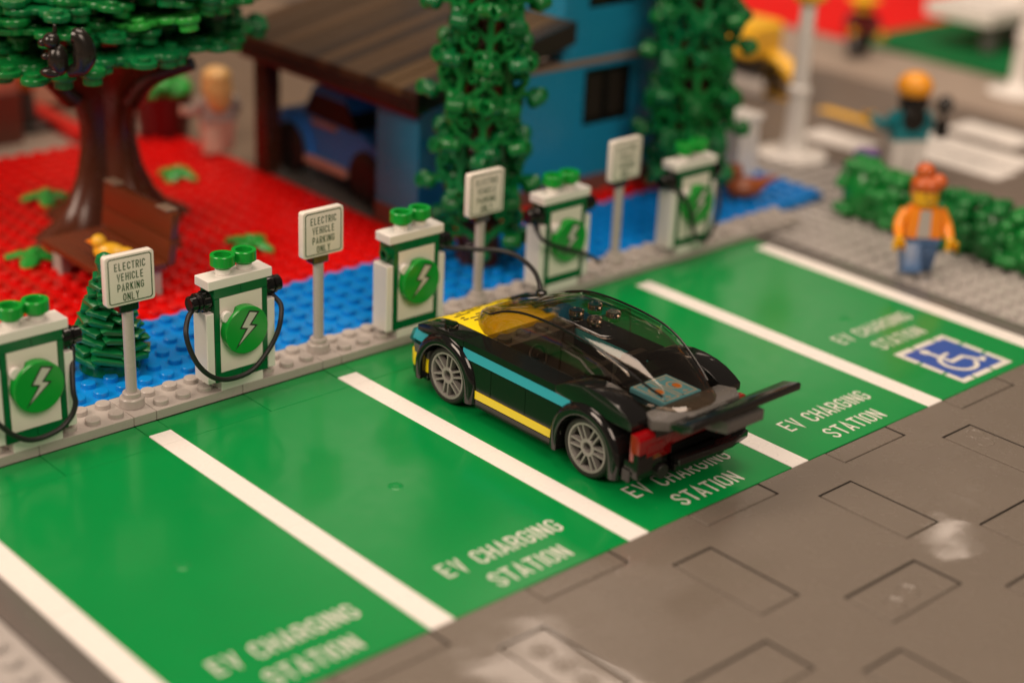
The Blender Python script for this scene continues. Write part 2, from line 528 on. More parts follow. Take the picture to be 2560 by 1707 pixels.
# printed words in each bay
def lot_words(cx, y1, y2, parent, pc):
    mb = MB()
    h = 0.86
    for string, y in (('EV CHARGING', y1), ('STATION', y2)):
        text(mb, string, lambda x, yy, l: (cx + x * h * 1.0, y + yy * h, 0.006 + l), 0.50, 0.120, 0.132)
    o = mb.build('lettering', 'print_white', lot, smooth=0)
    o.parent = parent
    o.location = tuple(-v * S for v in pc)
for b in range(5):
    cx = -4.5 + 9 * b
    pc = (cx, -10, 0)
    if b < 4: lot_words(cx + 0.12, -16.02, -17.50, bays[b], pc)
    else: lot_words(cx + 0.12, -11.78, -13.26, bays[b], pc)
# blue wheelchair square in the last bay
t = bays[4]
mbp = MB().box(-1.55, 1.55, -1.62, 1.62, 0.0, 0.006).build('blue_square', 'print_blue', t, (31.65 - 31.5, -15.72 + 10, 0.004), smooth=0)
mb = MB()
put = lambda x, y, l: (x - 31.5, y + 10, 0.014 + l)
x0, x1, y0, y1 = 29.92, 33.40, -17.42, -14.0
for a, b in (((x0 - .15, y1), (31.0, y1)), ((31.15, y1), (32.6, y1)), ((32.75, y1), (x1 + .15, y1)),
             ((x0 - .15, y0), (30.6, y0)), ((30.75, y0), (32.0, y0)), ((32.15, y0), (x1 + .15, y0)),
             ((x0, y1 - .15), (x0, -15.1)), ((x0, -15.25), (x0, -16.4)), ((x0, -16.55), (x0, y0 + .15)),
             ((x1, y1 - .15), (x1, -14.9)), ((x1, -15.05), (x1, -16.1)), ((x1, -16.25), (x1, y0 + .15))):
    stroke(mb, [a, b], 0.32, put, 0.0)
mb.add([put(31.18 + .24 * math.cos(2 * math.pi * k / 16), -14.55 + .24 * math.sin(2 * math.pi * k / 16), 0.002) for k in range(16)], [tuple(range(16))])
stroke(mb, [(31.2, -14.75), (31.3, -15.9), (32.2, -15.85), (32.62, -16.62), (32.95, -16.45)], 0.24, put, 0.004)
stroke(mb, [(31.26, -15.3), (31.95, -15.25)], 0.19, put, 0.006)
stroke(mb, [(31.5 + .82 * math.cos(a), -16.1 + .82 * math.sin(a)) for a in [math.radians(120 + 215 * k / 14) for k in range(15)]], 0.22, put, 0.008)
mb.build('wheelchair_symbol', 'print_white', t, smooth=0)

# ---- grey kerb strip of plates with studs (chargers and signs stand on it)
kerb = place('kerb', None, None, (0, 0, 0))
struct(kerb, 'light grey studded kerb strip behind the green bays')
plate4 = MB().box(-2 + .01, 2 - .01, .01, 1.99, 0.0, 0.4, 0.02)
for i in range(4):
    for j in range(2): plate4.stud(-1.5 + i, .5 + j, .4, 18)
plate4_me = plate4.mesh('plate', 'kerb_grey')
jump_me = MB().box(-.5 + .01, .5 - .01, .01, 1.99, 0.0, 0.4, 0.02).mesh('plate', 'kerb_grey')
for b in range(-1, 6):
    cx = -4.5 + 9 * b
    for k in (-2, 2):
        if cx + k < 41: place('plate', plate4_me, kerb, (cx + k, 0, 0))
    if b < 5: place('plate', jump_me, kerb, (cx + 4.5, 0, 0))

# ---- studded boards
def board(name, mat, x0, x1, y0, y1, z, n=12, th=0.4, skip=None, label=None, far=False):
    mb = MB().box(x0, x1, y0, y1, z - th, z)
    for i in range(int(round(x1 - x0))):
        for j in range(int(round(y1 - y0))):
            if skip and skip(x0 + i + .5, y0 + j + .5): continue
            mb.stud(x0 + i + .5, y0 + j + .5, z, n)
    return struct(mb.build(name, mat, smooth=40), label)
board('water', 'blue', -22, 45, 2.01, 8.0, 0.4, 16, label='bright blue studded board laid as water behind the chargers')
board('lawn', 'red', -14, 21.3, 8.01, 33.0, 0.4, 10, label='bright red studded ground under the big tree and bench')
board('lawn', 'red', 21.3, 44, 8.01, 11.0, 0.4, 10, skip=lambda x, y: y > 9.6, label='narrow red studded strip at the foot of the blue house')
board('pavement', 'base_grey', 37.95, 51.45, -40, 2.0, -0.12, 10, label='light grey studded pavement beside the last bay')
board('pavement', 'base_grey', 45.0, 51.0, 2.0, 40.0, -0.12, 8, label='light grey studded pavement at the foot of the white lamp post')
board('pavement', 'base_grey', -24.0, -10.65, -32, 0.0, -0.12, 12, label='light grey studded pavement at the near corner of the lot')

# street beyond
struct(MB().box(51.5, 70, -60, 160, -0.44, -0.10).build('road', 'far_road'), 'brown grey street beyond the hedge')
struct(MB().box(51.05, 51.5, -60, 160, -0.44, 0.02, 0.03).build('kerb', 'border_grey'), 'dark grey kerb line along the street')
mb = MB()
side = place('pavement', None, None, (0, 0, 0)); struct(side, 'smooth beige grey pavement slabs across the street')
for x0, x1 in ((70.05, 74.4), (74.5, 79.0)):
    for k in range(-3, 10):
        MB().box(x0, x1, k * 16 + .05, k * 16 + 15.95, -0.44, 0.1, 0.05).build('slab', 'sidewalk', side)
cw = place('crosswalk', None, None, (0, 0, 0)); struct(cw, 'white crossing bars painted on the street')
for x0, x1, y0, y1 in ((54.6, 57.4, 7.0, 11.6), (57.2, 59.7, -1.6, 6.0), (60.0, 62.8, -1.2, 7.2), (64.2, 67.4, 1.6, 7.0)):
    MB().box(x0, x1, y0, y1, -0.096, -0.085).build('bar', 'stripe_white', cw, smooth=0)
yl = place('road_marking', None, None, (0, 0, 0)); struct(yl, 'yellow dashed centre line of the street')
for y in (9.2, 16.4, 30):
    MB().box(60.6, 61.8, y, y + 5.5, -0.096, -0.086).build('dash', 'amber', yl, smooth=0)
struct(MB().box(79.05, 150, 25.6, 120, -0.4, 0.35).build('lawn', 'far_red'), 'large plain red board far across the street')
struct(MB().box(79.05, 140, 11.6, 25.5, -0.4, 0.35).build('lawn', 'far_green'), 'large plain green board far across the street')
struct(MB().box(-40, 21.0, 33.1, 37.2, -0.44, 0.15, 0.03).build('pavement', 'sidewalk'), 'pale pavement behind the red ground')

# ================================================================== CHARGERS
def bolt_poly():
    return [(0.108, 0.844), (0.61, 0.70), (0.21, 0.23), (0.518, 0.126), (-0.60, -0.74), (-0.07, 0.05), (-0.364, 0.139)]
def inset(poly, d):
    n = len(poly); out = []
    A = sum(poly[i][0] * poly[(i + 1) % n][1] - poly[(i + 1) % n][0] * poly[i][1] for i in range(n))
    sg = 1 if A > 0 else -1
    for i in range(n):
        p0, p1, p2 = Vector(poly[i - 1]), Vector(poly[i]), Vector(poly[(i + 1) % n])
        d0, d1 = (p1 - p0).normalized(), (p2 - p1).normalized()
        n0, n1 = Vector((-d0.y, d0.x)) * sg, Vector((-d1.y, d1.x)) * sg
        nn = (n0 + n1).normalized()
        out.append(tuple(p1 + nn * d / max(0.28, nn.dot(n0))))
    return out

def charger(cx, label, holders=(1, 1), hose=None, hand=0.0, yaw=0.0):
    """Local origin: middle of the base's front edge, on the kerb's top."""
    t = thing('charging_station', label, 'charger', (cx, 0, 0.4), yaw, 'charging stations along the kerb')
    MB().box(-1, 1, 0.0, 1.0, 0, 0.4, 0.025).build('base', 'white', t)
    core = MB().box(-1.24, 1.24, 0.06, 1.0, 0.4, 4.39).build('body', 'frame_green', t)
    f = lambda x0, x1, z0, z1: MB().box(x0 + .006, x1 - .006, 0.0, 0.2, z0 + .006, z1 - .006, 0.014).build('frame_brick', 'frame_green', t)
    f(-1.25, 0, 4.0, 4.4); f(0, 1.25, 4.0, 4.4)
    f(-1.25, 0, 0.4, 0.8); f(0, 1.25, 0.4, 0.8)
    for sx in (-1, 1):
        a, b = sorted((sx * 1.25, sx * 1.0))
        f(a, b, 0.8, 2.2); f(a, b, 2.2, 4.0)
    MB().box(-.995, .995, 0.004, .15, 0.806, 3.3, 0.012).build('front_panel', 'sign_white', t)
    MB().box(-.995, .995, 0.004, .15, 3.306, 3.994, 0.012).build('front_panel', 'sign_white', t)
    MB().box(-1.62, -1.255, 0.02, 0.98, 0.42, 3.44, 0.03).build('side_panel', 'white', t)
    MB().box(1.255, 1.62, 0.02, 0.98, 0.42, 3.44, 0.03).build('side_panel', 'white', t)
    top = MB().box(-1.5, 1.5, 0.0, 1.0, 4.4, 4.8, 0.025)
    top.build('top_plate', 'white', t)
    for x in (-.5, .5):
        st = MB().cyl((x, .5, 4.79), .31, .3, n=24).build('stem', 'white', t)
        MB().lathe([(0.34, 0.0), (.36, .09), (.46, .10), (.50, .13), (.50, .52), (.48, .55), (.35, .55), (.33, .53), (.33, .12), (.33, .0)], (x, .5, 5.06), n=32, close=True).build('ring', 'lime_green', st)
    # round lightning sign with a notch in its rim where a white stud shows
    d = MB()
    prof = [(0.0, 0.0), (0.97, 0.0), (1.0, 0.03), (1.0, 0.12), (0.0, 0.12)]
    n = 48
    d.lathe([(r, -h) for r, h in [(0.0, 0.12), (1.0, 0.12), (1.0, 0.03), (0.97, 0.0)]][::-1] if False else [(0.96, -0.40), (1.0, -0.37), (1.0, -0.26), (0.9, -0.26)], axis='y', n=n)
    a0, a1 = math.radians(-18), math.radians(302)
    ringv = []
    for k in range(41):
        a = a0 + (a1 - a0) * k / 40
        ringv.append((math.sin(a), math.cos(a)))
    poly = [(x * 0.995, z * 0.995) for x, z in ringv] + [(-0.55, 0.28)]
    d.prism(poly, 'y', -0.265, -0.003)
    disc = d.build('round_sign', 'lime_green', t, (0, 0, 2.55), smooth=35)
    MB().cyl((-.78, -.22, 3.22), .24, .2, axis='y', n=18).build('side_stud', 'white', t)
    bp = bolt_poly()
    MB().add([(x * .98, -0.404, z * .98) for x, z in bp], [tuple(range(7))]).build('bolt_outline', 'print_black', disc, smooth=0)
    MB().add([(x * .98, -0.408, z * .98) for x, z in inset(bp, 0.07)], [tuple(range(7))]).build('bolt', 'bolt_grey', disc, smooth=0)
    for sx, on in zip((-1, 1), holders):
        if on:
            h = MB()
            q = (lambda x: x) if sx > 0 else (lambda x: x)
            prof = [(0.22, 0.0), (0.38, 0.02), (0.40, .08), (0.40, .38), (0.34, .42), (0.34, .46), (0.40, .49), (0.40, .58), (0.31, .60), (0.33, .63), (0.33, .84), (0.28, .88)]
            prof = [(r, sx * v) for r, v in prof]
            h.lathe(prof if sx > 0 else prof, (sx * 1.25, .45, 3.86), axis='x', n=20)
            for k in range(10):
                a = 2 * math.pi * k / 10
                xx = sx * (1.25 + .10)
                h.box(min(xx, xx + sx * .24), max(xx, xx + sx * .24), .45 + .40 * math.cos(a) - .03, .45 + .40 * math.cos(a) + .03, 3.86 + .40 * math.sin(a) - .03, 3.86 + .40 * math.sin(a) + .03)
            h.build('hose_holder', 'black', t)
        else:
            MB().lathe([(.3, 0), (.3, -.22), (.28, -.25), (.17, -.25), (.17, 0)], (-1.25 if sx < 0 else 1.25, .45, 3.86), axis='x', n=20).build('side_stud', 'frame_green', t)
    if hose:
        pts = catmull([(x - cx, y, z - 0.4) for x, y, z in hose], 9)
        hm = MB().tube(pts, 0.105, 9)
        hm.build('hose', 'hose_black', t, smooth=60)
    return t

charger(-4.5, 'charging station at the photo edge, hose loop hanging beside the small pine', (1, 1),
        [(-6.9, .3, 3.95), (-6.75, -.2, 3.3), (-6.35, -.5, 2.2), (-5.6, -.5, 1.33), (-4.9, -.5, 0.99), (-3.98, -.5, 1.08), (-3.42, -.5, 1.45), (-3.18, -.5, 1.95), (-3.2, -.42, 2.45), (-3.02, -.1, 3.1), (-2.75, .3, 3.7), (-2.72, .45, 4.0)])
charger(4.5, 'charging station with a full black hose loop, between the first two signs', (1, 1),
        [(2.5, .35, 4.05), (2.05, 0.0, 3.95), (1.72, -.35, 3.5), (1.80, -.5, 2.8), (2.15, -.55, 2.05), (2.75, -.55, 1.43), (3.5, -.55, 1.13), (4.55, -.55, 1.22), (5.4, -.5, 1.86), (5.85, -.5, 2.5), (6.1, -.42, 3.1), (6.28, -.15, 3.55), (6.18, .25, 3.85), (6.12, .42, 4.0)])
charger(13.5, 'charging station in front of the parked black car, its cable plugged in', (0, 1),
        [(15.15, .45, 4.0), (15.63, .4, 3.81), (16.22, .2, 3.74), (16.81, -.3, 3.7), (17.22, -1, 3.8), (17.52, -1.8, 3.78), (17.38, -2.8, 3.72), (16.94, -3.8, 3.7), (16.3, -4.75, 3.68), (15.95, -5.25, 3.5)])
charger(22.5, 'charging station with its hose dangling down towards the fourth sign', (1, 1),
        [(20.95, .4, 4.05), (20.83, .3, 3.87), (20.56, -.2, 3.6), (20.66, -.5, 3.34), (21.38, -.6, 2.96), (22.39, -.6, 2.55), (23.75, -.3, 1.95), (24.8, .1, 1.35), (25.35, .4, 1.0)])
charger(31.5, 'farthest charging station, in front of the second columnar tree', (1, 1),
        [(29.85, .3, 4.0), (30.3, -.3, 3.6), (30.75, -.55, 2.6), (31.1, -.55, 1.5), (31.9, -.55, 1.05), (32.6, -.5, 1.6), (32.9, -.45, 2.6), (33.2, 0, 3.5), (33.15, .4, 4.0)])
MB().lathe([(.34, 0), (.34, .16), (.26, .2), (.24, .42), (.14, .48)], (15.9, -5.35, 3.12), n=18).build('charge_plug', 'black')
plug = bpy.data.objects['charge_plug']
tag(plug, 'black round plug on the far front corner of the black car', 'plug')

# ================================================================== SIGNS
def sign(x, rz, label):
    t = thing('parking_sign', label, 'sign', (x, 1.0, 0.4), rz, 'electric vehicle parking signs')
    MB().lathe([(.47, 0), (.49, .03), (.49, .36), (.46, .40), (.36, .41), (.36, .58), (.33, .61), (.24, .61)], n=28).build('base', 'kerb_grey', t)
    MB().cyl((0, 0, .58), .225, 3.43, n=20).build('pole', 'kerb_grey', t)
    c = MB().box(-.42, .42, -.20, .34, 4.02, 4.44, 0.05)
    c.box(-.3, .3, -.02, .3, 4.44, 5.3, 0.04)
    c.build('clip', 'black', t)
    p = MB()
    r = 0.12
    oc = []
    for sx, sz, st in ((1, 1, 0), (-1, 1, 90), (-1, -1, 180), (1, -1, 270)):
        for k in range(4):
            a = math.radians(st + 30 * k)
            oc.append((sx * (1.03 - r) + r * math.cos(a), 5.44 + sz * (1.01 - r) + r * math.sin(a)))
    p.prism(oc, 'y', -0.36, -0.03)
    pl = p.build('plate', 'sign_white', t, bevel=0.03)
    q = MB()
    put = lambda u, v, l: (u, -0.366 - l, 5.44 + v)
    inn = 0.90
    c_ = .07
    loop = [(-inn + c_, inn), (inn - c_, inn), (inn, inn - c_), (inn, -inn + c_), (inn - c_, -inn), (-inn + c_, -inn), (-inn, -inn + c_), (-inn, inn - c_), (-inn + c_, inn), (-inn + c_ + .05, inn)]
    stroke(q, loop, 0.045, put, 0.0)
    h = 0.31
    for string, v in (('ELECTRIC', .40), ('VEHICLE', -.02), ('PARKING', -.44), ('ONLY', -.84)):
        text(q, string, lambda x_, y_, l: put(x_ * h, v + y_ * h, l), 0.44, 0.13, 0.14)
    q.build('lettering', 'print_green', pl, smooth=0)
    return t
sign(0, -0.03, 'nearest parking sign, beside the small pine tree')
sign(9, 0.0, 'second parking sign, standing alone against the red ground')
sign(18, 0.0, 'third parking sign, in front of the first columnar tree')
sign(27, 0.03, 'fourth and farthest parking sign, against the blue house wall')

# ================================================================== THE BLACK CAR
car = thing('sports_car', 'black brick-built sports car with yellow hood and smoky canopy', 'car', (13.45, -9.64, 0))
def both(fn):
    for sx in (-1, 1): fn(sx)
def sxr(sx, a, b):
    return tuple(sorted((sx * a, sx * b)))
# floor pan and body core
MB().box(-2.0, 2.0, -6.2, 6.0, 0.55, 1.2, 0.03).build('chassis', 'black', car)
core = MB()
core.box(-2.1, 2.1, -6.2, 5.6, 1.2, 2.0)
core.box(-2.0, 2.0, 2.7, 5.4, 2.0, 2.75)
core.box(-2.0, 2.0, -6.3, -3.6, 2.0, 2.8)
core.build('body', 'black', car)
MB().box(-1.95, 1.95, -3.6, 2.7, 2.0, 2.05).build('floor_mat', 'rubber', car)
def doors(sx):
    for y0, y1 in ((1.3, 2.9), (-0.68, 1.3), (-2.7, -0.68)):
        a, b = sxr(sx, 2.98, 2.0)
        MB().box(a, b, y0 + .008, y1 - .008, 1.26, 2.42, 0.015).build('door_panel', 'black', car)
    a, b = sxr(sx, 2.985, 2.0)
    MB().box(a, b, -3.1, 3.0, 2.43, 2.86, 0.015).build('azure_stripe', 'azure', car)
    MB().box(a, b, -2.5, 2.3, 0.90, 1.255, 0.015).build('yellow_stripe', 'car_yellow', car)
    MB().box(a, b, -2.4, 2.2, 0.55, 0.895, 0.02).build('sill', 'black', car)
    a, b = sxr(sx, 3.0, 2.0)
    MB().box(a, b, -2.3, 2.98, 2.865, 3.2, 0.02).build('window_ledge', 'black', car)
    # front wing top with one smoky stud
    pr = [(2.99, 2.87), (2.99, 3.2), (4.9, 3.16), (5.45, 3.06), (5.8, 2.9), (5.8, 2.66), (4.9, 2.66)]
    wing = MB().prism(pr, 'x', a, b).build('front_wing', 'black', car, bevel=0.02)
    MB().cyl((sx * 2.5, 4.28, 3.15), .29, .2, n=20).build('wing_stud', 'smoke_glass', wing)
    # rear curved slope
    prof = [(-2.32, 2.87), (-2.32, 3.2), (-2.7, 3.42), (-3.2, 3.60), (-3.8, 3.70), (-4.4, 3.71), (-5.0, 3.64), (-5.5, 3.50), (-5.95, 3.29), (-6.25, 3.10), (-6.25, 2.80), (-5.6, 2.80)]
    MB().prism(prof, 'x', a, b).build('rear_wing', 'black', car, bevel=0.02)
both(doors)
# wheels and arches
def arch_mesh(sx):
    m = MB()
    rings = []
    a_in, a_out = 2.15, 3.2
    path = [(0.0, -.55), (0.0, -.25)] + [(math.radians(180 * k / 20), None) for k in range(21)] + [(math.pi, -.25), (math.pi, -.55)]
    for a, drop in path:
        c, s_ = math.cos(a), math.sin(a)
        def pt(X, r):
            return (sx * X, r * c, r * s_ if drop is None else drop)
        rings.append([pt(a_in, 1.36), pt(a_out - .03, 1.36), pt(a_out, 1.40), pt(a_out, 1.58), pt(a_out - .06, 1.72), pt(a_out - .20, 1.82), pt(a_in, 1.86)])
    m.loft(rings)
    return m
rim_m = {}
for sx in (-1, 1):
    m = MB()
    X = lambda v: sx * v
    m.lathe([(1.0, X(2.5)), (1.0, X(2.86)), (.985, X(2.90)), (.90, X(2.90)), (.885, X(2.87)), (.885, X(2.5))], axis='x', n=40, close=True)
    m.lathe([(.36, X(2.55)), (.36, X(2.86)), (.34, X(2.88)), (.22, X(2.88)), (.20, X(2.85)), (.20, X(2.55))], axis='x', n=24, close=True)
    for k in range(6):
        for off in (-.105, .105):
            a = math.radians(60 * k + 12)
            pts = []
            ca, sa = math.cos(a), math.sin(a)
            hw = 0.036
            q = [(.30, off - hw), (.92, off * 1.35 - hw), (.92, off * 1.35 + hw), (.30, off + hw)]
            m.prism([(u * ca - v * sa, u * sa + v * ca) for u, v in q], 'x', X(2.62), X(2.87))
    rim_m[sx] = m.mesh('rim', 'rim_grey')
tyre_me = {}
for sx in (-1, 1):
    X = lambda v: sx * v
    tyre_me[sx] = MB().lathe([(.98, X(2.05)), (1.16, X(2.08)), (1.22, X(2.16)), (1.22, X(2.76)), (1.18, X(2.88)), (1.10, X(2.94)), (1.01, X(2.93)), (.98, X(2.88))], axis='x', n=44, close=True).mesh('tyre', 'rubber')
for sx in (-1, 1):
    for y in (4.02, -4.02):
        wh = place('wheel', None, car, (0, y, 1.22))
        place('tyre', tyre_me[sx], wh)
        place('rim', rim_m[sx], wh, rot=(random.uniform(0, 1), 0, 0))
        hb = MB().lathe([(.97, sx * 2.05), (.97, sx * 2.2)], axis='x', n=30).build('hub_back', 'gap_shade', wh)  # dark disc paints the shade seen between the spokes
        arch_mesh(sx).build('wheel_arch', 'black', car, (0, y, 1.2), smooth=40)
def flaps(sx):
    for y0, y1, z0 in ((-6.35, -5.95, .75), (-6.75, -6.45, 1.0)):
        a, b = sxr(sx, 3.02, 2.2)
        MB().box(a, b, y0, y1, z0, 1.3 if z0 < .9 else 2.0, 0.04).build('mud_flap', 'black', car)
both(flaps)
# hood
hp = [(2.72, 2.76), (2.72, 3.19), (4.3, 3.17), (5.1, 3.08), (5.8, 2.90), (6.35, 2.62), (6.75, 2.25), (6.75, 2.0), (5.4, 2.0), (5.4, 2.76)]
hood = MB().prism(hp, 'x', -1.98, 1.98).build('hood', 'car_yellow', car, bevel=0.02, smooth=30)
# printed black dashes on the hood
mb = MB()
random.seed(3)
def hz(y):
    P = [(2.72, 3.19), (4.3, 3.17), (5.1, 3.08), (5.8, 2.90), (6.35, 2.62), (6.75, 2.25)]
    for (a, za), (b, zb) in zip(P, P[1:]):
        if a <= y <= b: return za + (zb - za) * (y - a) / (b - a)
    return 3.19
for k in range(78):
    y = random.choice([4.2, 4.5, 4.8, 5.1, 5.4, 5.7, 6.0, 6.25]) + random.uniform(-.05, .05)
    x = -1.6 + (k % 12) * 0.29 + random.uniform(-.05, .05)
    lx, ly = random.uniform(.16, .30), random.uniform(.08, .15)
    mb.add([(x, y, hz(y) + .006), (x + lx, y, hz(y) + .006), (x + lx + .05, y + ly, hz(y + ly) + .006), (x + .05, y + ly, hz(y + ly) + .006)], [(0, 1, 2, 3)])
for k in range(5):
    y = 3.0 + k * .7
    mb.add([(1.55, y, hz(y) + .006), (1.95, y, hz(y) + .006), (1.95, y + .5, hz(y + .5) + .006), (1.7, y + .5, hz(y + .5) + .006)], [(0, 1, 2, 3)])
mb.build('hood_print', 'print_black', hood, smooth=0)
# nose: stacked curved bumper layers
def nose(z0, z1, mat, grow, name):
    pl = [(-2.9, 5.2)]
    for k in range(13):
        a = math.pi * (1 - k / 12)
        pl.append((2.85 * math.copysign(abs(math.cos(a)) ** .62, math.cos(a)), 5.85 + (1.05 + grow) * math.sin(a) ** .8))
    pl += [(2.9, 5.2)]
    return MB().prism(pl, 'z', z0, z1).build(name, mat, car, bevel=0.02)
nose(0.55, 0.9, 'black', .1, 'lower_bumper')
nose(0.9, 1.5, 'car_yellow', .2, 'yellow_bumper')
nose(1.5, 1.95, 'car_grey', .05, 'grille')
nose(1.95, 2.1, 'black', 0, 'upper_bumper')
def head(sx):
    a, b = sxr(sx, 2.86, 2.0)
    MB().prism([(5.2, 2.1), (5.2, 2.65), (6.05, 2.6), (6.3, 2.1)], 'x', a, b).build('headlight', 'azure', car, bevel=0.03)
    MB().prism([(5.25, 1.96), (6.2, 1.96), (6.45, 2.05), (6.2, 2.58), (6.05, 2.62), (6.32, 2.08)], 'x', a - .03, b + .03).build('headlight_cover', 'trans_azure', car)
both(head)
# cabin
MB().box(-1.98, 1.98, 1.72, 2.70, 2.05, 3.02, 0.02).build('dashboard', 'car_grey', car)
for x in (-1.5, -.5, .5, 1.5): MB().stud(x, 2.2, 3.02, 18, h=.2).build('dash_stud', 'car_grey', car)
sw = MB()
sw.lathe([(.42 + .07 * math.cos(2 * math.pi * k / 8), .07 * math.sin(2 * math.pi * k / 8)) for k in range(8)], axis='y', n=24, close=True)
sw.cyl((0, -.05, 0), .12, .4, axis='y', n=12)
sw.box(-.4, .4, -.03, .03, -.05, .05)
o = sw.build('steering_wheel', 'rubber', car, (-1.0, .75, 2.75)); o.rotation_euler = (math.radians(-25), 0, 0)
MB().prism([(-.9, 2.05), (-.9, 2.5), (-2.1, 2.55), (-2.4, 3.6), (-2.75, 3.6), (-2.75, 2.05)], 'x', -1.5, -.4).build('seat', 'rubber', car, bevel=.05)
MB().prism([(-.9, 2.05), (-.9, 2.5), (-2.1, 2.55), (-2.4, 3.6), (-2.75, 3.6), (-2.75, 2.05)], 'x', .4, 1.5).build('seat', 'rubber', car, bevel=.05)
MB().box(-1.98, 1.98, -3.6, -2.8, 2.05, 3.15, .03).build('bulkhead', 'black', car)
# canopy in two smoky pieces
def ring_of(st, d):
    Y, wb, ws, zs, zc = st
    wb, ws, zs, zc = wb - d, ws - d, zs - d, zc - d
    zb = 3.205 + 0.0
    zs = max(zs, zb + .02); zc = max(zc, zb + .03)
    pts = [(-wb, zb), (-wb + (wb - ws) * .35, zb + (zs - zb) * .55), (-ws - (wb - ws) * .06, zb + (zs - zb) * .93), (-ws * .93, zs + (zc - zs) * .35), (-ws * .6, zs + (zc - zs) * .78), (0, zc)]
    full = pts + [(-x, z) for x, z in pts[-2::-1]]
    return [(x, Y, z) for x, z in full]
F = [(4.72, .45, .38, 3.26, 3.30), (4.35, 1.05, .88, 3.44, 3.55), (3.7, 1.55, 1.3, 3.72, 3.88), (2.9, 1.96, 1.68, 3.98, 4.15), (2.1, 2.0, 1.78, 4.38, 4.52), (1.1, 2.0, 1.84, 4.70, 4.80), (0.0, 2.0, 1.86, 4.84, 4.92), (-1.38, 2.0, 1.86, 4.86, 4.93)]
Rr = [(-1.40, 2.0, 1.86, 4.86, 4.93), (-2.4, 2.0, 1.86, 4.80, 4.90), (-3.2, 2.0, 1.84, 4.70, 4.84), (-4.0, 1.95, 1.74, 4.50, 4.70), (-4.8, 1.83, 1.58, 4.18, 4.44), (-5.5, 1.70, 1.40, 3.86, 4.12), (-6.1, 1.52, 1.18, 3.60, 3.80), (-6.6, 1.22, .9, 3.42, 3.55), (-6.9, .80, .6, 3.32, 3.40), (-7.03, .40, .3, 3.27, 3.30)]
def shell(sts, name):
    m = MB()
    out = [ring_of(s_, 0) for s_ in sts]
    inn = [ring_of((s_[0],) + s_[1:], 0.13) for s_ in sts]
    n = len(out[0])
    m.loft(out, caps=False, closed=False)
    k0 = len(m.v)
    m.loft(inn, caps=False, closed=False)
    for i in range(len(sts) - 1):
        for e in (0, n - 1):
            m.f.append((i * n + e, (i + 1) * n + e, k0 + (i + 1) * n + e, k0 + i * n + e)); m.m.append(0)
    for i in (0, len(sts) - 1):
        for e in range(n - 1):
            m.f.append((i * n + e, i * n + e + 1, k0 + i * n + e + 1, k0 + i * n + e)); m.m.append(0)
    return m.build(name, 'smoke', car, smooth=50)
ws_ = shell(F, 'windscreen')
rc_ = shell(Rr, 'rear_canopy')
for x in (-.5, .5):
    for y in (-.72, -1.9 + .18):
        MB().cyl((x, y, 4.90), .29, .22, n=20, ch=.04).build('roof_stud', 'smoke_glass', rc_ if y < -1 else ws_)
for sx in (-1, 1):
    pts = [(sx * (s_[2] + .03), s_[0], s_[3] + .01) for s_ in F[2:]] + [(sx * (s_[2] + .03), s_[0], s_[3] + .01) for s_ in Rr[1:7]]
    MB().tube(catmull(pts, 4), 0.05, 7).build('dark_edge_line', 'black', car, smooth=60)  # black tube stands in for the dark line the glass edge shows
# battery plate behind the seats, printed
bt = MB().box(-1.0, 1.0, -6.02, -4.22, 3.05, 3.26, .02).build('battery_plate', 'battery_blue', car)
MB().box(-1.9, 1.9, -6.2, -3.6, 2.82, 3.04, .02).build('rear_floor', 'black', car)
mb = MB()
for cx in (-.48, .48):
    put = lambda u, v, l, cx=cx: (cx + u, -5.1 + v, 3.266 + l)
    stroke(mb, [(-.40, -.78), (.40, -.78), (.40, .78), (-.40, .78), (-.40, -.78), (-.3, -.78)], 0.06, put, 0)
    stroke(mb, [(.22 * math.cos(a) * 1.2, .30 * math.sin(a)) for a in [2 * math.pi * k / 16 for k in range(17)]], 0.075, put, .001)
    stroke(mb, [(-.16, .6), (.16, .6)], .06, put, .002)
    stroke(mb, [(-.14, -.58), (.14, -.58)], .05, put, .003)
    stroke(mb, [(0, -.72), (0, -.44)], .05, put, .004)
mb.build('battery_print', 'print_white', bt, smooth=0)
mb = MB()
for cx in (-.48, .48):
    mb.add([(cx + .04 + .16 * math.cos(2 * math.pi * k / 14), -5.18 + .19 * math.sin(2 * math.pi * k / 14), 3.275) for k in range(14)], [tuple(range(14))])
mb.build('battery_dot', 'print_orange', bt, smooth=0)
# rear deck, wing, lights, bumper
MB().prism([(-2.35, -6.62), (-1.9, -7.12), (1.9, -7.12), (2.3, -6.6), (2.0, -6.0), (-2.0, -6.0)], 'z', 2.82, 3.2).build('rear_deck', 'car_grey', car, bevel=.02)
MB().box(-2.15, 2.15, -6.72, -6.2, 2.45, 2.81, .02).build('deck_support', 'black', car)
MB().prism([(-7.1, 3.0), (-7.1, 3.22), (-7.9, 3.34), (-8.2, 3.62), (-9.02, 3.62), (-9.02, 3.2), (-8.3, 3.05)], 'x', -1.0, 1.0).build('wing_mount', 'car_grey', car, bevel=.02)
wp = [(-8.05, 3.62), (-8.05, 3.76), (-8.25, 3.92), (-8.95, 4.12), (-9.05, 4.10), (-9.05, 3.86), (-8.6, 3.64)]
sp = MB().prism(wp, 'x', -2.98, 2.98).build('spoiler', 'black', car, bevel=.025)
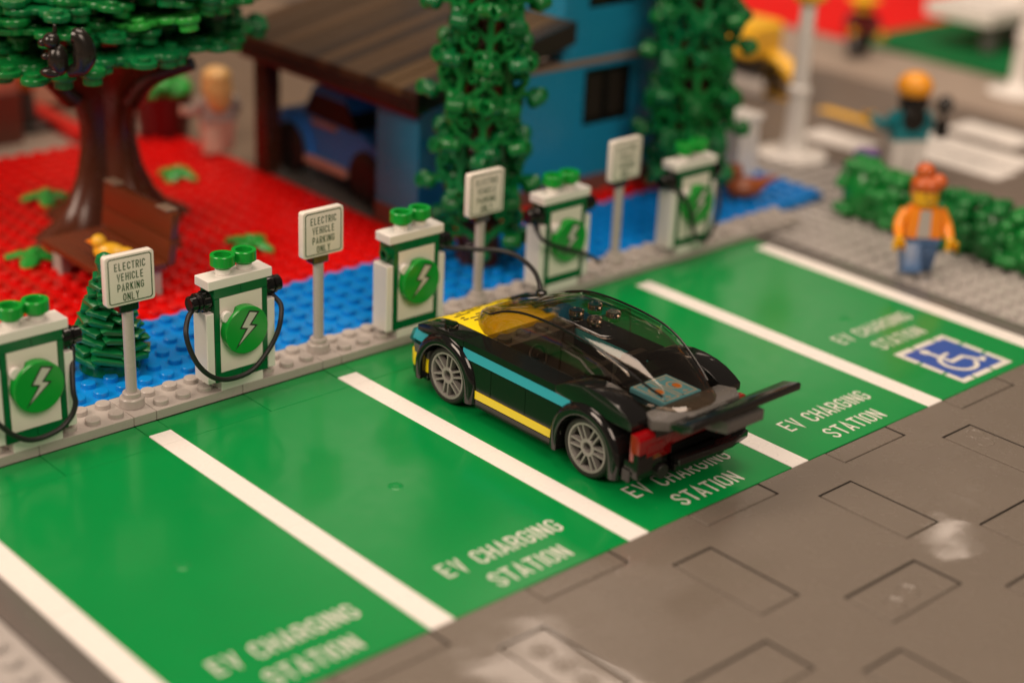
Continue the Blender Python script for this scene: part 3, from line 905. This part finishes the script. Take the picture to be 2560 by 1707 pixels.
def tail(sx):
    a, b = sxr(sx, 2.98, 1.25)
    MB().prism([(-6.25, 1.62), (-6.25, 2.72), (-6.55, 2.74), (-6.72, 2.52), (-6.72, 1.62)], 'x', a, b).build('tail_light', 'tail_red', car, bevel=.05)
    MB().box(sxr(sx, 2.6, 1.7)[0], sxr(sx, 2.6, 1.7)[1], -6.76, -6.7, 1.82, 2.3, .015).build('light_core', 'tail_red', car)
    MB().box(a + .01, b - .01, -6.6, -6.0, 1.2, 1.6, .03).build('bumper_corner', 'black', car)
both(tail)
MB().box(-1.24, 1.24, -6.66, -6.2, 1.9, 2.42, .04).build('light_bar', 'tail_red', car)
MB().box(-1.24, 1.24, -6.7, -6.2, 1.56, 1.88, .02).build('rear_panel', 'black', car)
MB().prism([(-1.2, -7.15), (1.5, -7.35), (2.7, -7.1), (2.7, -6.6), (-1.2, -6.6)], 'z', 1.22, 1.5).build('diffuser', 'black', car, bevel=.02)
MB().box(-1.2, 1.2, -6.95, -6.1, .85, 1.2, .03).build('diffuser', 'black', car)
for x in (-1.6, 1.6): MB().cyl((x, -6.75, .95), .3, .5, axis='y', n=18).build('exhaust', 'rubber', car)

# ================================================================== PLANTS
# small pine by the first sign
def pine(x, y):
    t = thing('pine_tree', 'small bright green toy pine tree behind the nearest sign', 'tree', (x, y, 0.4), 0.3)
    MB().lathe([(1.22, 0), (1.25, .04), (1.25, .5), (1.2, .56), (.5, .6)], n=32).build('base', 'frame_green', t)
    MB().lathe([(.95, .5), (.8, 1.4), (.6, 2.6), (.42, 3.6), (.3, 4.2), (.34, 4.4), (.40, 4.62), (.32, 4.86), (.12, 4.98), (0, 5.0)], n=20).build('trunk', 'pine_green', t)
    blade = MB().prism([(-.5, -.10), (-.5, .10), (.38, .10), (.55, .0), (.44, -.12)], 'y', 0, 1.0)
    bm_ = blade.mesh('branch', 'pine_green', bevel=.03)
    z, k = .95, 0
    while z < 4.25:
        f = (4.75 - z) / 4.1
        R_ = 1.60 * f ** .92 + .17
        n = max(4, int(round(6.5 * f)) + 2)
        for i in range(n):
            a = 2 * math.pi * (i + .5 * (k % 2)) / n + random.uniform(-.08, .08)
            o = place('branch', bm_, t, (math.sin(a) * R_ * .3, math.cos(a) * R_ * .3, z + random.uniform(-.03, .03)), 0)
            o.rotation_euler = (math.radians(-6), math.radians(-11), -a)
            o.scale = (.95 * f + .42, R_ * .70, .75 + .35 * f)
        z += .37 - .06 * (1 - f); k += 1
    return t
pine(1.18, 4.75)

# columnar trees: brown trunk bricks ringed by leafy stem pieces
def sprig_mesh(name, mat):
    m = MB()
    def bar(p, q, w=.20, th=.16):
        p, q = Vector((p[0], 0, p[1])), Vector((q[0], 0, q[1]))
        d = (q - p).normalized(); nn = Vector((-d.z, 0, d.x)) * w / 2
        vs = [p + nn, p - nn, q - nn * .85, q + nn * .85]
        m.add([(v.x, -th / 2, v.z) for v in vs] + [(v.x, th / 2, v.z) for v in vs], [(0, 1, 2, 3), (7, 6, 5, 4), (0, 4, 5, 1), (1, 5, 6, 2), (2, 6, 7, 3), (3, 7, 4, 0)])
    def knob(x, z, s_=1.0, up=0.0):
        r = .30 * s_
        m.lathe([(r * .7, .22), (r, .12), (r, -.22), (r * .84, -.27), (r * .5, -.27), (r * .42, -.1), (0.0, -.1)], (x, -.05, z), axis='y', n=14)
        m.ell((x, .15, z), (r, .22, r), 12, 6)
    bar((0, -1.1), (0, 1.5), .26, .2)
    for sx in (-1, 1):
        bar((0, -.55), (sx * .95, .25)); bar((sx * .95, .25), (sx * 1.05, .85), .17)
        bar((0, .35), (sx * .75, 1.05)); bar((sx * .55, -.1), (sx * 1.35, -.25), .17)
        knob(sx * 1.05, .95); knob(sx * .75, 1.2, .95); knob(sx * 1.45, -.28, .9)
        knob(sx * .62, .52, .7)
    knob(0, 1.6, 1.05); knob(0, -.35, .85)
    m.ell((0, 0, -1.0), (.32, .25, .25), 12, 6)
    return m.mesh(name, mat, smooth=40)
sprigA = sprig_mesh('leafy_stem', 'plant_green')
sprigB = sprig_mesh('leafy_stem', 'pine_green')
def column_tree(x, y, label, top, rz, R0):
    t = thing('columnar_tree', label, 'tree', (x, y, 0.4), rz, 'columnar trees on the blue board')
    z = 0.0
    tr = MB()
    while z < top:
        tr.lathe([(1.0, z + .01), (1.06, z + .06), (1.06, z + 1.1), (1.0, z + 1.19)], n=20)
        z += 1.2
    tr.build('trunk', 'brown', t)
    rings = int((top - 1.6) / 2.15) + 1
    for k in range(rings):
        for i in range(4):
            a = 2 * math.pi * (i + .5 * (k % 2)) / 4 + random.uniform(-.06, .06)
            rr = R0 * random.uniform(.95, 1.05)
            o = place('leafy_stem', sprigA if random.random() < .6 else sprigB, t, (math.cos(a) * rr, math.sin(a) * rr, 2.3 + k * 2.15 + random.uniform(-.2, .2)))
            o.rotation_euler = (math.radians(random.uniform(-14, -4)), random.uniform(-.06, .06), a + math.pi / 2 + random.uniform(-.1, .1))
            s_ = random.uniform(1.28, 1.42)
            o.scale = (s_, s_, s_)
    return t
column_tree(21.7, 5.2, 'tall columnar tree between the third sign and the garage', 15.5, -2.25, 1.5)
column_tree(37.8, 6.1, 'tall columnar tree behind the farthest charging station', 15.5, -2.3, 1.7)

# little leaf plants on the red ground
def leaf_plant(x, y, label, rz, s_=1.0):
    t = thing('leaf_plant', label, 'plant', (x, y, 0.6), rz, 'leaf plants on the red ground')
    MB().lathe([(.5, -.2), (.5, .3), (.42, .5), (.2, .62), (0, .64)], n=18).build('stem', 'leaf_bright', t)
    lm = MB()
    rg = []
    for r, wd, z in ((.3, .4, .25), (.8, .55, .22), (1.25, .42, .05), (1.6, .12, -.08)):
        rg.append([(r * s_, -wd, z), (r * s_, 0, z + .22), (r * s_, wd, z), (r * s_, 0, z - .1)])
    lm.loft(rg)
    me = lm.mesh('leaf', 'leaf_bright', smooth=50)
    for k in range(4): place('leaf', me, t, (0, 0, 0), math.pi / 2 * k + .3)
    t.scale = (.78, .78, .9)
leaf_plant(16.6, 24.4, 'leaf plant on the red ground between the tree trunk and the garage', .2, .95)
leaf_plant(9.0, 24.9, 'leaf plant on the red ground behind the tree trunk', .8, 1.05)
leaf_plant(4.3, 17.3, 'leaf plant on the red ground by the front of the bench', .5, 1.1)
leaf_plant(13.6, 13.0, 'leaf plant on the red ground behind the looped-hose charger', .1, 1.1)

# big tree
bt_ = thing('broad_tree', 'big brown tree with spreading green brick leaves', 'tree', (9.9, 19.7, 0.4), 0.15)
def trunk_ring(z, r, k, sq=0.0, dx=0, dy=0):
    out = []
    for i in range(40):
        a = 2 * math.pi * i / 40
        rr = r * (1 + k * (abs(math.cos(2 * a)) ** 1.5 - .35))
        out.append((rr * math.cos(a) + dx, rr * math.sin(a) + dy, z))
    return out
MB().loft([trunk_ring(*q) for q in ((0, 3.3, .72), (.35, 2.9, .70), (.9, 2.25, .66), (1.8, 1.8, .60), (3.0, 1.42, .52), (4.4, 1.22, .46), (5.6, 1.22, .46), (6.6, 1.4, .5), (7.4, 1.7, .56), (8.2, 2.3, .62), (9.0, 3.1, .66), (9.9, 3.8, .66), (10.6, 4.2, .66))]).build('trunk', 'brown', bt_, smooth=50)
for a in (0.1, 1.7, 3.2, 4.7):
    pts = [(2.0 * math.cos(a), 2.0 * math.sin(a), 7.0), (3.4 * math.cos(a), 3.4 * math.sin(a), 8.3), (5.4 * math.cos(a + .2), 5.4 * math.sin(a + .2), 9.2)]
    MB().tube(catmull(pts, 5), .5, 8, rads=[.62 - .028 * k for k in range(11)]).build('limb', 'dark_brown', bt_, smooth=60)
def leaf_plate(seed):
    random.seed(seed)
    m = MB()
    cs = [(0, 0, 1.0)]
    for k in range(6):
        a = 2 * math.pi * k / 6 + random.uniform(-.3, .3)
        L = random.uniform(1.2, 2.3)
        cs += [(L * .55 * math.cos(a), L * .55 * math.sin(a), .66), (L * math.cos(a), L * math.sin(a), .58)]
    for i, (x, y, r) in enumerate(cs):
        m.lathe([(r - .03, -.12 - .002 * i), (r, -.09), (r, .09), (r - .03, .12 + .002 * i)], (x, y, 0), n=16)
        if i % 2 == 0:
            if i % 4 == 2: m.stud(x, y, .12, 12)
            if i % 4 == 0: m.lathe([(.38, -.52), (.42, -.48), (.42, -.15)], (x, y, 0), n=14)
    return m
leafm = [[leaf_plate(s_ + 10).mesh('leaf', c, smooth=40) for s_ in range(3)] for c in ('plant_green', 'pine_green', 'leaf_bright')]
random.seed(21)
for k in range(84):
    a = random.uniform(0, 2 * math.pi)
    rad = 7.4 * math.sqrt(random.random())
    z = 11.0 + random.uniform(0, 3.6) * (1 - .25 * rad / 7.4) + .3 * math.sin(3 * a)
    if rad < 3.4 and z < 11.4: z += .8
    dx, dy = -1.6, 0.2
    o = place('leaf', leafm[random.choice((0, 0, 1, 1, 1, 1, 1, 0, 2))][random.randrange(3)], bt_, (rad * math.cos(a) + dx, rad * math.sin(a) + dy, z))
    o.rotation_euler = (random.uniform(-.14, .14), random.uniform(-.14, .14), random.uniform(0, 6.28))
for x, y, z in ((-5.2, -6.0, 10.5), (-7.0, -5.0, 10.2), (-3.6, -7.0, 10.7), (2.2, -5.0, 10.3), (4.6, -3.4, 10.2), (-1.2, -6.4, 10.6), (-8.2, -3.4, 10.3)):
    o = place('leaf', leafm[random.choice((0, 1))][random.randrange(3)], bt_, (x, y, z), random.uniform(0, 6))
# black squirrel in the tree
sq = thing('toy_squirrel', 'black toy squirrel with curled tail under the tree leaves', 'squirrel', (2.9, 10.9, 11.0), -0.75)
sq.scale = (.82, .82, .82)
m = MB()
m.ell((0, 0, .85), (.55, .6, .85)); m.ell((-.25, -.1, 1.85), (.45, .5, .42)); m.ell((-.65, -.15, 1.75), (.28, .24, .22))
m.ell((-.1, .15, 2.35), (.12, .1, .32)); m.ell((-.35, -.25, .25), (.55, .3, .28)); m.ell((-.5, -.2, 1.05), (.3, .2, .2))
m.build('body', 'hair_black', sq, smooth=60)
MB().tube(catmull([(.45, .1, .2), (1.1, .15, .5), (1.35, .15, 1.3), (1.15, .1, 2.0), (.8, .1, 2.1)], 5), .5, 12, rads=[.28 + .04 * k if k < 9 else .62 - .02 * (k - 9) for k in range(21)]).build('tail', 'hair_black', sq, smooth=60)

# bench with a chick
bn = thing('bench', 'brown bench standing in front of the big tree', 'bench', (5.65, 13.0, 0.6))
for k in range(3): MB().box(-1.55 + k * 1.03, -.55 + k * 1.03, -3.0, 3.0, 1.1, 1.45, .04).build('seat_plank', 'bench_brown', bn)
for k in range(2):
    MB().prism([(1.55 + .16 * k, 1.2 + 1.25 * k), (1.95 + .16 * k, 1.2 + 1.25 * k), (2.10 + .16 * k, 2.42 + 1.25 * k), (1.70 + .16 * k, 2.42 + 1.25 * k)], 'y', -3.0, 3.0).build('backrest_plank', 'bench_brown', bn, bevel=.03)
for y in (-2.3, 2.3):
    MB().box(-1.2, -.7, y - .4, y + .4, -.2, 1.1, .04).build('leg', 'kerb_grey', bn)
    MB().box(.9, 1.4, y - .4, y + .4, -.2, 1.1, .04).build('leg', 'kerb_grey', bn)
    MB().box(1.72, 2.3, y - .5, y + .5, 3.70, 3.80, .03).build('stud_cap', 'tan_line', bn)
ck = thing('toy_chick', 'yellow toy chick sitting on the bench', 'chick', (5.15, 11.5, 2.05), math.radians(130))
ck.scale = (.84, .84, .84)
m = MB()
m.ell((0, 0, .55), (.95, .52, .55)); m.ell((.6, 0, 1.1), (.42, .4, .42)); m.ell((-.85, 0, .72), (.45, .28, .18))
m.build('body', 'amber', ck, smooth=60)
MB().lathe([(.2, 0), (0.02, .38)], (.95, 0, 1.06), axis='x', n=10).build('beak', 'orange', ck)

# ================================================================== HOUSE AND GARAGE
hs = thing('toy_house', 'blue brick house with open garage and sloping brown plank roof', 'house', (0, 0, 0))
WY = 9.5
def wall(x0, x1, z0, z1, name='wall', mat='house_blue', y0=WY, y1=WY + 1):
    MB().box(x0, x1, y0, y1, z0, z1, .02).build(name, mat, hs)
wall(21.4, 43, .4, 1.5, 'wall_base', 'house_base', WY - .06, WY + 1)
wall(22.4, 32.8, 1.5, 7.8)
wall(36.4, 43, 1.5, 7.8); wall(32.8, 36.4, 1.5, 4.4); wall(32.8, 36.4, 7.5, 7.8)
wall(21.4, 43, 7.8, 8.12, 'wall_band', 'tan_line', WY - .08, WY + 1)
wall(31.0, 32.8, 8.12, 17); wall(36.4, 43, 8.12, 17); wall(32.8, 36.4, 8.12, 10.8); wall(32.8, 36.4, 14, 17)
wall(31.0, 32.0, 8.12, 17, 'wall', 'house_blue', WY + 1, 24)
def window(z0, z1):
    f = MB()
    f.box(32.8, 33.1, WY + .1, WY + .4, z0, z1); f.box(36.1, 36.4, WY + .1, WY + .4, z0, z1)
    f.box(33.1, 36.1, WY + .1, WY + .4, z0, z0 + .3); f.box(33.1, 36.1, WY + .1, WY + .4, z1 - .3, z1)
    f.box(34.45, 34.75, WY + .1, WY + .4, z0 + .3, z1 - .3)
    wo = f.build('window', 'black', hs)
    for x0, x1 in ((33.1, 34.45), (34.75, 36.1)):
        MB().box(x0, x1, WY + .25, WY + .35, z0 + .3, z1 - .3).build('pane', 'window_dark', wo)
window(4.4, 7.5); window(10.8, 14)
MB().box(21.35, 22.4, WY, 12.9, 1.5, 7.0, .02).build('pillar', 'house_blue', hs)
MB().box(21.3, 22.45, WY + 1.0, 12.95, .4, 1.5, .02).build('pillar_base', 'house_base', hs)
MB().box(21.0, 22.0, 22.3, 23.4, .4, 7.0, .03).build('post', 'dark_brown', hs)
MB().box(21.3, 36.0, 10.51, 23.5, .1, .44).build('garage_floor', 'border_grey', hs)
MB().box(20.85, 21.3, 9.2, 24.6, 6.75, 7.15, .03).build('fascia', 'dark_red', hs)
sl = math.atan2(2.25, 10.5)
for k in range(16):
    y0 = 8.85 + k * 1.01
    zt = lambda x: 8.18 + (x - 20.5) * 2.25 / 10.5 + random.uniform(0, .0)
    d = random.uniform(0, .05)
    MB().prism([(20.5, zt(20.5) - .35), (31.0, zt(31) - .35), (31.0, zt(31) + d), (20.5, zt(20.5) + d)], 'y', y0 + .015, y0 + .995).build('roof_plank', 'plank%d' % random.randrange(5), hs)
MB().prism([(20.5, 7.15), (31.0, 9.4), (31.0, 10.06), (20.5, 7.82)], 'y', 8.8, 25.1).build('roof', 'hair_black', hs)
MB().prism([(20.46, 7.10), (31.05, 9.36), (31.05, 10.5), (20.46, 8.22)], 'y', 8.6, 8.84).build('roof_edging', 'hair_black', hs)
# blue car in the garage
bc = thing('toy_car', 'blue toy car parked inside the garage', 'car', (24.9, 18.6, 0.45))
body = [(-5.2, .9), (-5.3, 2.6), (-4.6, 3.2), (-2.2, 3.6), (-1.2, 5.2), (1.6, 5.3), (2.6, 3.7), (4.6, 3.4), (5.2, 2.6), (5.2, .9)]
MB().prism(body, 'x', -2.2, 2.4).build('body', 'toy_blue', bc, bevel=.12)
MB().prism([(-2.3, 3.55), (-1.35, 4.9), (1.5, 4.95), (2.4, 3.65)], 'x', -2.25, 2.45).build('side_window', 'window_dark', bc)
MB().box(-2.0, 2.2, -1.3, 1.5, 5.22, 5.5, .1).build('roof', 'toy_purple', bc)
MB().box(-2.45, -2.15, -1.6, 2.2, .85, 1.35, .05).build('sill', 'pink', bc)
MB().box(-2.35, -2.1, -.6, 1.6, 3.2, 3.5, .05).build('door_trim', 'kerb_grey', bc)
for y in (3.55, -3.4):
    wh = place('wheel', None, bc, (-2.3, y, 1.4))
    MB().lathe([(.5, -.3), (1.1, -.35), (1.4, -.2), (1.4, .5), (1.1, .6)], axis='x', n=24).build('tyre', 'rubber', wh)
    MB().lathe([(1.9, -.1), (1.9, .4), (1.45, .4), (1.45, -.1)], axis='x', n=16, close=True, a0=0, a1=math.pi).build('arch', 'toy_blue', wh)
    wh2 = place('wheel', None, bc, (2.4, y, 1.4))
    MB().lathe([(.5, .3), (1.1, .35), (1.4, .2), (1.4, -.5), (1.1, -.6)], axis='x', n=24).build('tyre', 'rubber', wh2)

# pink building at the photo's edge
pb = thing('toy_building', 'pink walled building with brown base behind the big tree', 'building', (0, 0, 0))
MB().box(-30, 13.4, 36.0, 60, .0, 3.2, .05).build('wall_base', 'wall_brown', pb)
MB().box(-30, 13.3, 36.1, 60, 3.2, 26, .05).build('wall', 'wall_pink', pb)
MB().box(13.3, 20.6, 43.0, 60, .0, 26, .05).build('rear_wall', 'wall_pink', pb)
cn = thing('traffic_cone', 'small orange topped post beside the pink building', 'post', (15.0, 38.6, 0.1))
MB().lathe([(1.3, 0), (1.3, .3), (.6, .35), (.45, 2.0), (.4, 2.6)], n=18).build('base', 'car_grey', cn)
MB().ell((0, 0, 3.4), (1.0, 1.0, 1.1)).build('top', 'orange', cn, smooth=60)
rb = tag(MB().prism([(15.7, 33.9), (16.9, 33.9), (17.3, 41.5), (16.2, 41.5)], 'z', .15, .75).build('red_barrier', 'red', bevel=.04), 'low red bar lying behind the big tree', 'barrier')

# ================================================================== BIN AND FIGURES
bi = thing('planter', 'dark brown planter tub with green leaves behind the red ground', 'planter', (20.6, 32.4, .3))
MB().lathe([(1.3, 0), (1.5, .1), (1.75, 2.6), (1.85, 2.7), (1.6, 2.75)], n=22).build('tub', 'dark_red', bi)
m = MB()
for k in range(9):
    a = 2 * math.pi * k / 9
    m.ell((1.0 * math.cos(a), 1.0 * math.sin(a), 3.0 + .3 * math.sin(2.3 * k)), (.85, .85, .5), 10, 6)
m.ell((0, 0, 3.4), (.9, .9, .6), 10, 6)
tag(m.build('leaves', 'leaf_bright', bi, smooth=60), kind=None)

def figure(label, loc, rz, torso, legs, hair, skin='skin_yellow', front=None, arms=None, pose=(0.2, -0.2), step=0.0, headgear=None):
    t = thing('toy_figure', label, 'toy figure', loc, rz, 'toy figures on the layout')
    arms = arms or torso
    for sx in (-1, 1):
        m = MB()
        m.prism([(-.5, -1.55), (-.5, -1.15), (-.42, 0.0), (.42, 0.0), (.42, -1.55)], 'x', sx * .03 if sx > 0 else -.93, .93 if sx > 0 else -.03)
        o = m.build('leg', legs, t, (0, 0, 1.55), bevel=.05)
        o.rotation_euler = (sx * step, 0, 0)
    MB().box(-.98, .98, -.45, .45, 1.5, 1.85, .05).build('hip', legs, t)
    q = MB()
    q.loft([[(-1.0, -.5, 1.85), (1.0, -.5, 1.85), (1.0, .5, 1.85), (-1.0, .5, 1.85)], [(-.72, -.42, 3.35), (.72, -.42, 3.35), (.72, .42, 3.35), (-.72, .42, 3.35)]])
    to = q.build('torso', torso, t, bevel=.06)
    if front:
        MB().loft([[(-.34, -.52, 1.9), (.34, -.52, 1.9), (.34, -.4, 1.9), (-.34, -.4, 1.9)], [(-.28, -.44, 3.25), (.28, -.44, 3.25), (.28, -.34, 3.25), (-.28, -.34, 3.25)]]).build('shirt', front, to)
    for sx, ps in zip((-1, 1), pose):
        sh = Vector((sx * .82, 0, 3.1))
        el = sh + Vector((sx * .38, -.15 - .3 * ps, -.62))
        wr = el + Vector((sx * .10, -.45 - ps, -.55 + .6 * max(0, ps)))
        MB().tube(catmull([sh, el, wr], 5), .3, 10, rads=[.36 - .011 * k for k in range(11)]).build('arm', arms, t, smooth=60)
        hd = MB()
        dv = (wr - el).normalized()
        hd.tube([wr, wr + dv * .22], .2, 8)
        cc = wr + dv * .45
        for k in range(9):
            pass
        hd.lathe([(.32, -.2), (.32, .2), (.19, .2), (.19, -.2)], tuple(cc), 'z', 12, close=True, a0=math.radians(-60), a1=math.radians(230))
        hd.build('hand', skin, t, smooth=50)
    MB().lathe([(.3, 3.3), (.34, 3.42), (.58, 3.46), (.64, 3.56), (.64, 4.34), (.56, 4.46), (.3, 4.47), (.3, 4.6)], n=22).build('head', skin, t)
    fc = MB()
    for sx in (-1, 1): fc.lathe([(.07, 0), (0.0, -.02)], (sx * .2, -.63, 4.05), axis='y', n=10)
    fc.tube([(-.22, -.615, 3.78), (-.1, -.64, 3.72), (.1, -.64, 3.72), (.22, -.615, 3.78)], .025, 6)
    fc.build('face', 'print_black', t)
    if hair == 'long':
        m = MB()
        m.ell((0, .05, 4.4), (.86, .86, .62)); m.ell((0, .42, 3.6), (.84, .5, 1.25)); m.ell((-.62, .05, 3.9), (.26, .5, .8)); m.ell((.62, .05, 3.9), (.26, .5, .8))
        m.build('hair', 'hair_blonde', t, smooth=60)
    elif hair == 'bun':
        m = MB()
        m.ell((0, .06, 4.42), (.82, .8, .55)); m.ell((-.15, .1, 5.05), (.5, .5, .42)); m.ell((.45, -.1, 4.6), (.5, .55, .4)); m.ell((0, .42, 4.0), (.7, .36, .7))
        m.build('hair', 'hair_red', t, smooth=60)
    elif hair == 'cap':
        m = MB()
        m.ell((0, .1, 3.9), (.80, .78, .95)); m.ell((0, .3, 3.0), (.74, .5, .75))
        m.build('hair', 'hair_black', t, smooth=60)
        MB().ell((0, 0, 4.65), (.95, .95, .78)).build('helmet', 'helmet_orange', t, smooth=60)
    elif hair == 'hat':
        m = MB()
        m.lathe([(1.25, 4.3), (1.25, 4.42), (.8, 4.5), (.72, 5.0), (.4, 5.15)], n=20)
        m.build('hat', 'amber', t)
    return t
view = math.atan2(39 + 29.5, 0 - 0)
figure('toy figure with red hair and open orange jacket walking before the hedge', (39.4, -8.2, .08), math.radians(-38), 'orange', 'jeans', 'bun', front='kerb_grey', pose=(.1, .05), step=.42).scale = (1.0, 1.0, 1.04)
figure('toy figure in orange helmet and teal top standing at the street edge', (53.6, 2.6, -.08), math.radians(150), 'teal', 'white', 'cap', pose=(.1, .9)).scale = (1.14, 1.14, 1.14)
figure('toy figure with long blonde hair standing behind the red ground', (20.9, 27.0, .6), math.radians(165), 'kerb_grey', 'pink', 'long', skin='pink', pose=(.2, .5), step=.25)
figure('toy figure in a yellow hat far across the street', (75.4, 22.4, .1), math.radians(-30), 'dark_red', 'hair_black', 'hat', pose=(.6, .1), step=.3)
# tools held by the helmeted figure
rd = tag(MB().lathe([(.3, 0), (.42, .1), (.42, .9), (.3, 1.0), (.14, 1.1), (.14, 1.5), (.4, 1.6), (.55, 2.1), (.3, 2.5)], (54.95, 1.25, 2.2), n=14).build('hand_tool', 'hair_black'), 'black tool in the hand of the helmeted figure', 'tool')

# duck on the blue board
dk = thing('toy_duck', 'small brown toy duck on the blue water board', 'duck', (40.1, 3.8, .55), math.radians(-28))
m = MB()
rg = []
for x, ry, rz_, zc in ((-1.1, .25, .25, .75), (-.75, .62, .5, .6), (0, .8, .62, .62), (.7, .62, .48, .62), (1.3, .3, .25, .95), (1.9, .2, .1, 1.15)):
    rg.append([(x, ry * math.cos(2 * math.pi * k / 12), zc + rz_ * math.sin(2 * math.pi * k / 12)) for k in range(12)])
m.loft(rg)
m.ell((-.65, 0, 1.55), (.48, .44, .5)); m.tube([(-.65, 0, .9), (-.65, 0, 1.4)], .34, 10)
m.build('body', 'duck_brown', dk, smooth=60)
MB().ell((-1.15, 0, 1.45), (.3, .2, .1)).build('beak', 'orange', dk, smooth=60)

# hedge of lumpy green blocks
hg = thing('hedge', 'low green hedge of lumpy blocks behind the orange jacket figure', 'hedge', (44.2, 0, -0.1))
random.seed(5)
def lump_block(seed):
    random.seed(seed)
    m = MB()
    m.ell((0, 0, 1.4), (1.0, 1.25, 1.65), 14, 9)
    m.box(-.55, .55, -.7, .7, 0.1, 2.4, .25)
    for k in range(34):
        x, y, z = random.uniform(-.85, .85), random.uniform(-.9, .9), random.uniform(.3, 3.0)
        f = random.randrange(3)
        if f == 0: x = -.85 if random.random() < .8 else .85
        elif f == 1: z = 2.95
        else: y = random.choice((-.95, .95))
        q = max(abs(x) / .85, abs(y) / .95)
        if z > 2.3 and q > .9: z -= .5
        r = random.uniform(.36, .52)
        m.ell((x, y, z), (r, r, r * .8), 8, 5)
    for k in range(3): m.stud(random.uniform(-.5, .5), random.uniform(-.7, .7), 3.2, 8)
    return m.mesh('hedge_block', 'hedge_green_dark' if seed % 2 else 'hedge_green', smooth=50)
lb = [lump_block(30 + k) for k in range(4)]
random.seed(6)
for k in range(9):
    place('hedge_block', lb[[1, 0, 1, 3, 1, 2, 3, 1, 3][k] if k != 0 else 0], hg, (random.uniform(-.15, .15), -1.2 - 2.05 * k, random.uniform(-.1, .15)), random.choice((0, math.pi)))
fl = thing('flower', 'small purple flower beside the hedge end', 'flower', (47.0, 0.8, -.1), 0)
MB().cyl((0, 0, 0), .18, 2.6, n=8).build('stem', 'plant_green', fl)
m = MB()
for k in range(5): m.ell((.4 * math.cos(k * 1.257), .4 * math.sin(k * 1.257), 2.75), (.42, .42, .3), 8, 5)
m.build('petals', 'purple', fl, smooth=60)

# white post behind the second tree, lamp posts, yellow digger, white table
wp_ = thing('white_post', 'short white post at the back of the blue water', 'post', (43.2, 7.1, .4))
MB().box(-.85, .85, -.85, .85, 0, 3.4, .05).build('shaft', 'sign_white', wp_)
MB().box(-1.0, 1.0, -1.0, 1.0, 3.4, 3.8, .06).build('cap', 'white', wp_)
def street_lamp(x, y, label, lamp_col):
    t = thing('street_lamp', label, 'lamp post', (x, y, -.1), 0, 'white lamp posts along the street')
    MB().lathe([(2.1, 0), (2.15, .3), (1.95, .42), (1.0, .5), (.75, .9), (.66, 1.4)], n=28).build('base', 'white', t)
    MB().lathe([(.66, 1.3), (.60, 4.0), (.72, 4.05), (.72, 4.45), (.52, 4.6), (.46, 9.5)], n=20).build('pole', 'white', t)
    MB().lathe([(.4, 9.4), (1.0, 9.8), (1.15, 11.2), (.8, 11.8), (.2, 12.0)], n=20).build('lantern', lamp_col, t)
street_lamp(50.3, 8.5, 'white lamp post with amber head beyond the blue water', 'amber')
street_lamp(76.4, 9.0, 'white lamp post far across the street at the photo edge', 'hair_black')
ex = thing('toy_digger', 'yellow toy digger on the street behind the second columnar tree', 'digger', (60.5, 20.5, -.1), math.radians(0))
MB().box(-1.8, 1.8, -1.2, 3.0, 2.6, 5.0, .3).build('cab', 'amber', ex)
MB().box(-1.9, 1.9, -2.2, 2.8, 1.6, 2.6, .2).build('undercarriage', 'hair_black', ex)
for x in (-1.5, 1.5): MB().box(x - .5, x + .5, -2.4, 2.6, .0, 1.6, .4).build('track', 'kerb_grey', ex)
MB().tube(catmull([(.6, -1.0, 2.6), (.6, -2.4, 2.3), (.6, -3.4, 1.6), (.6, -4.2, .7)], 5), .6, 8).build('arm', 'amber', ex, smooth=50)
tb = thing('toy_table', 'white slab table on grey legs on the far green board', 'table', (88.5, 19.0, .35))
MB().box(-5.5, 5.5, -3.0, 3.0, 2.2, 3.3, .1).build('top', 'white', tb)
for x in (-3.6, 0.2, 3.8): MB().cyl((x, -2.0, 0), .7, 2.2, n=14).build('leg', 'car_grey', tb)
pv = thing('toy_stall', 'white parasol stall far behind the green board', 'stall', (99, 22.0, .35))
MB().box(-6, 6, -4, 6, 3.5, 4.6, .1).build('top', 'white', pv)
for x in (-5, 5): MB().cyl((x, -3.0, 0), .6, 3.5, n=12).build('leg', 'car_grey', pv)
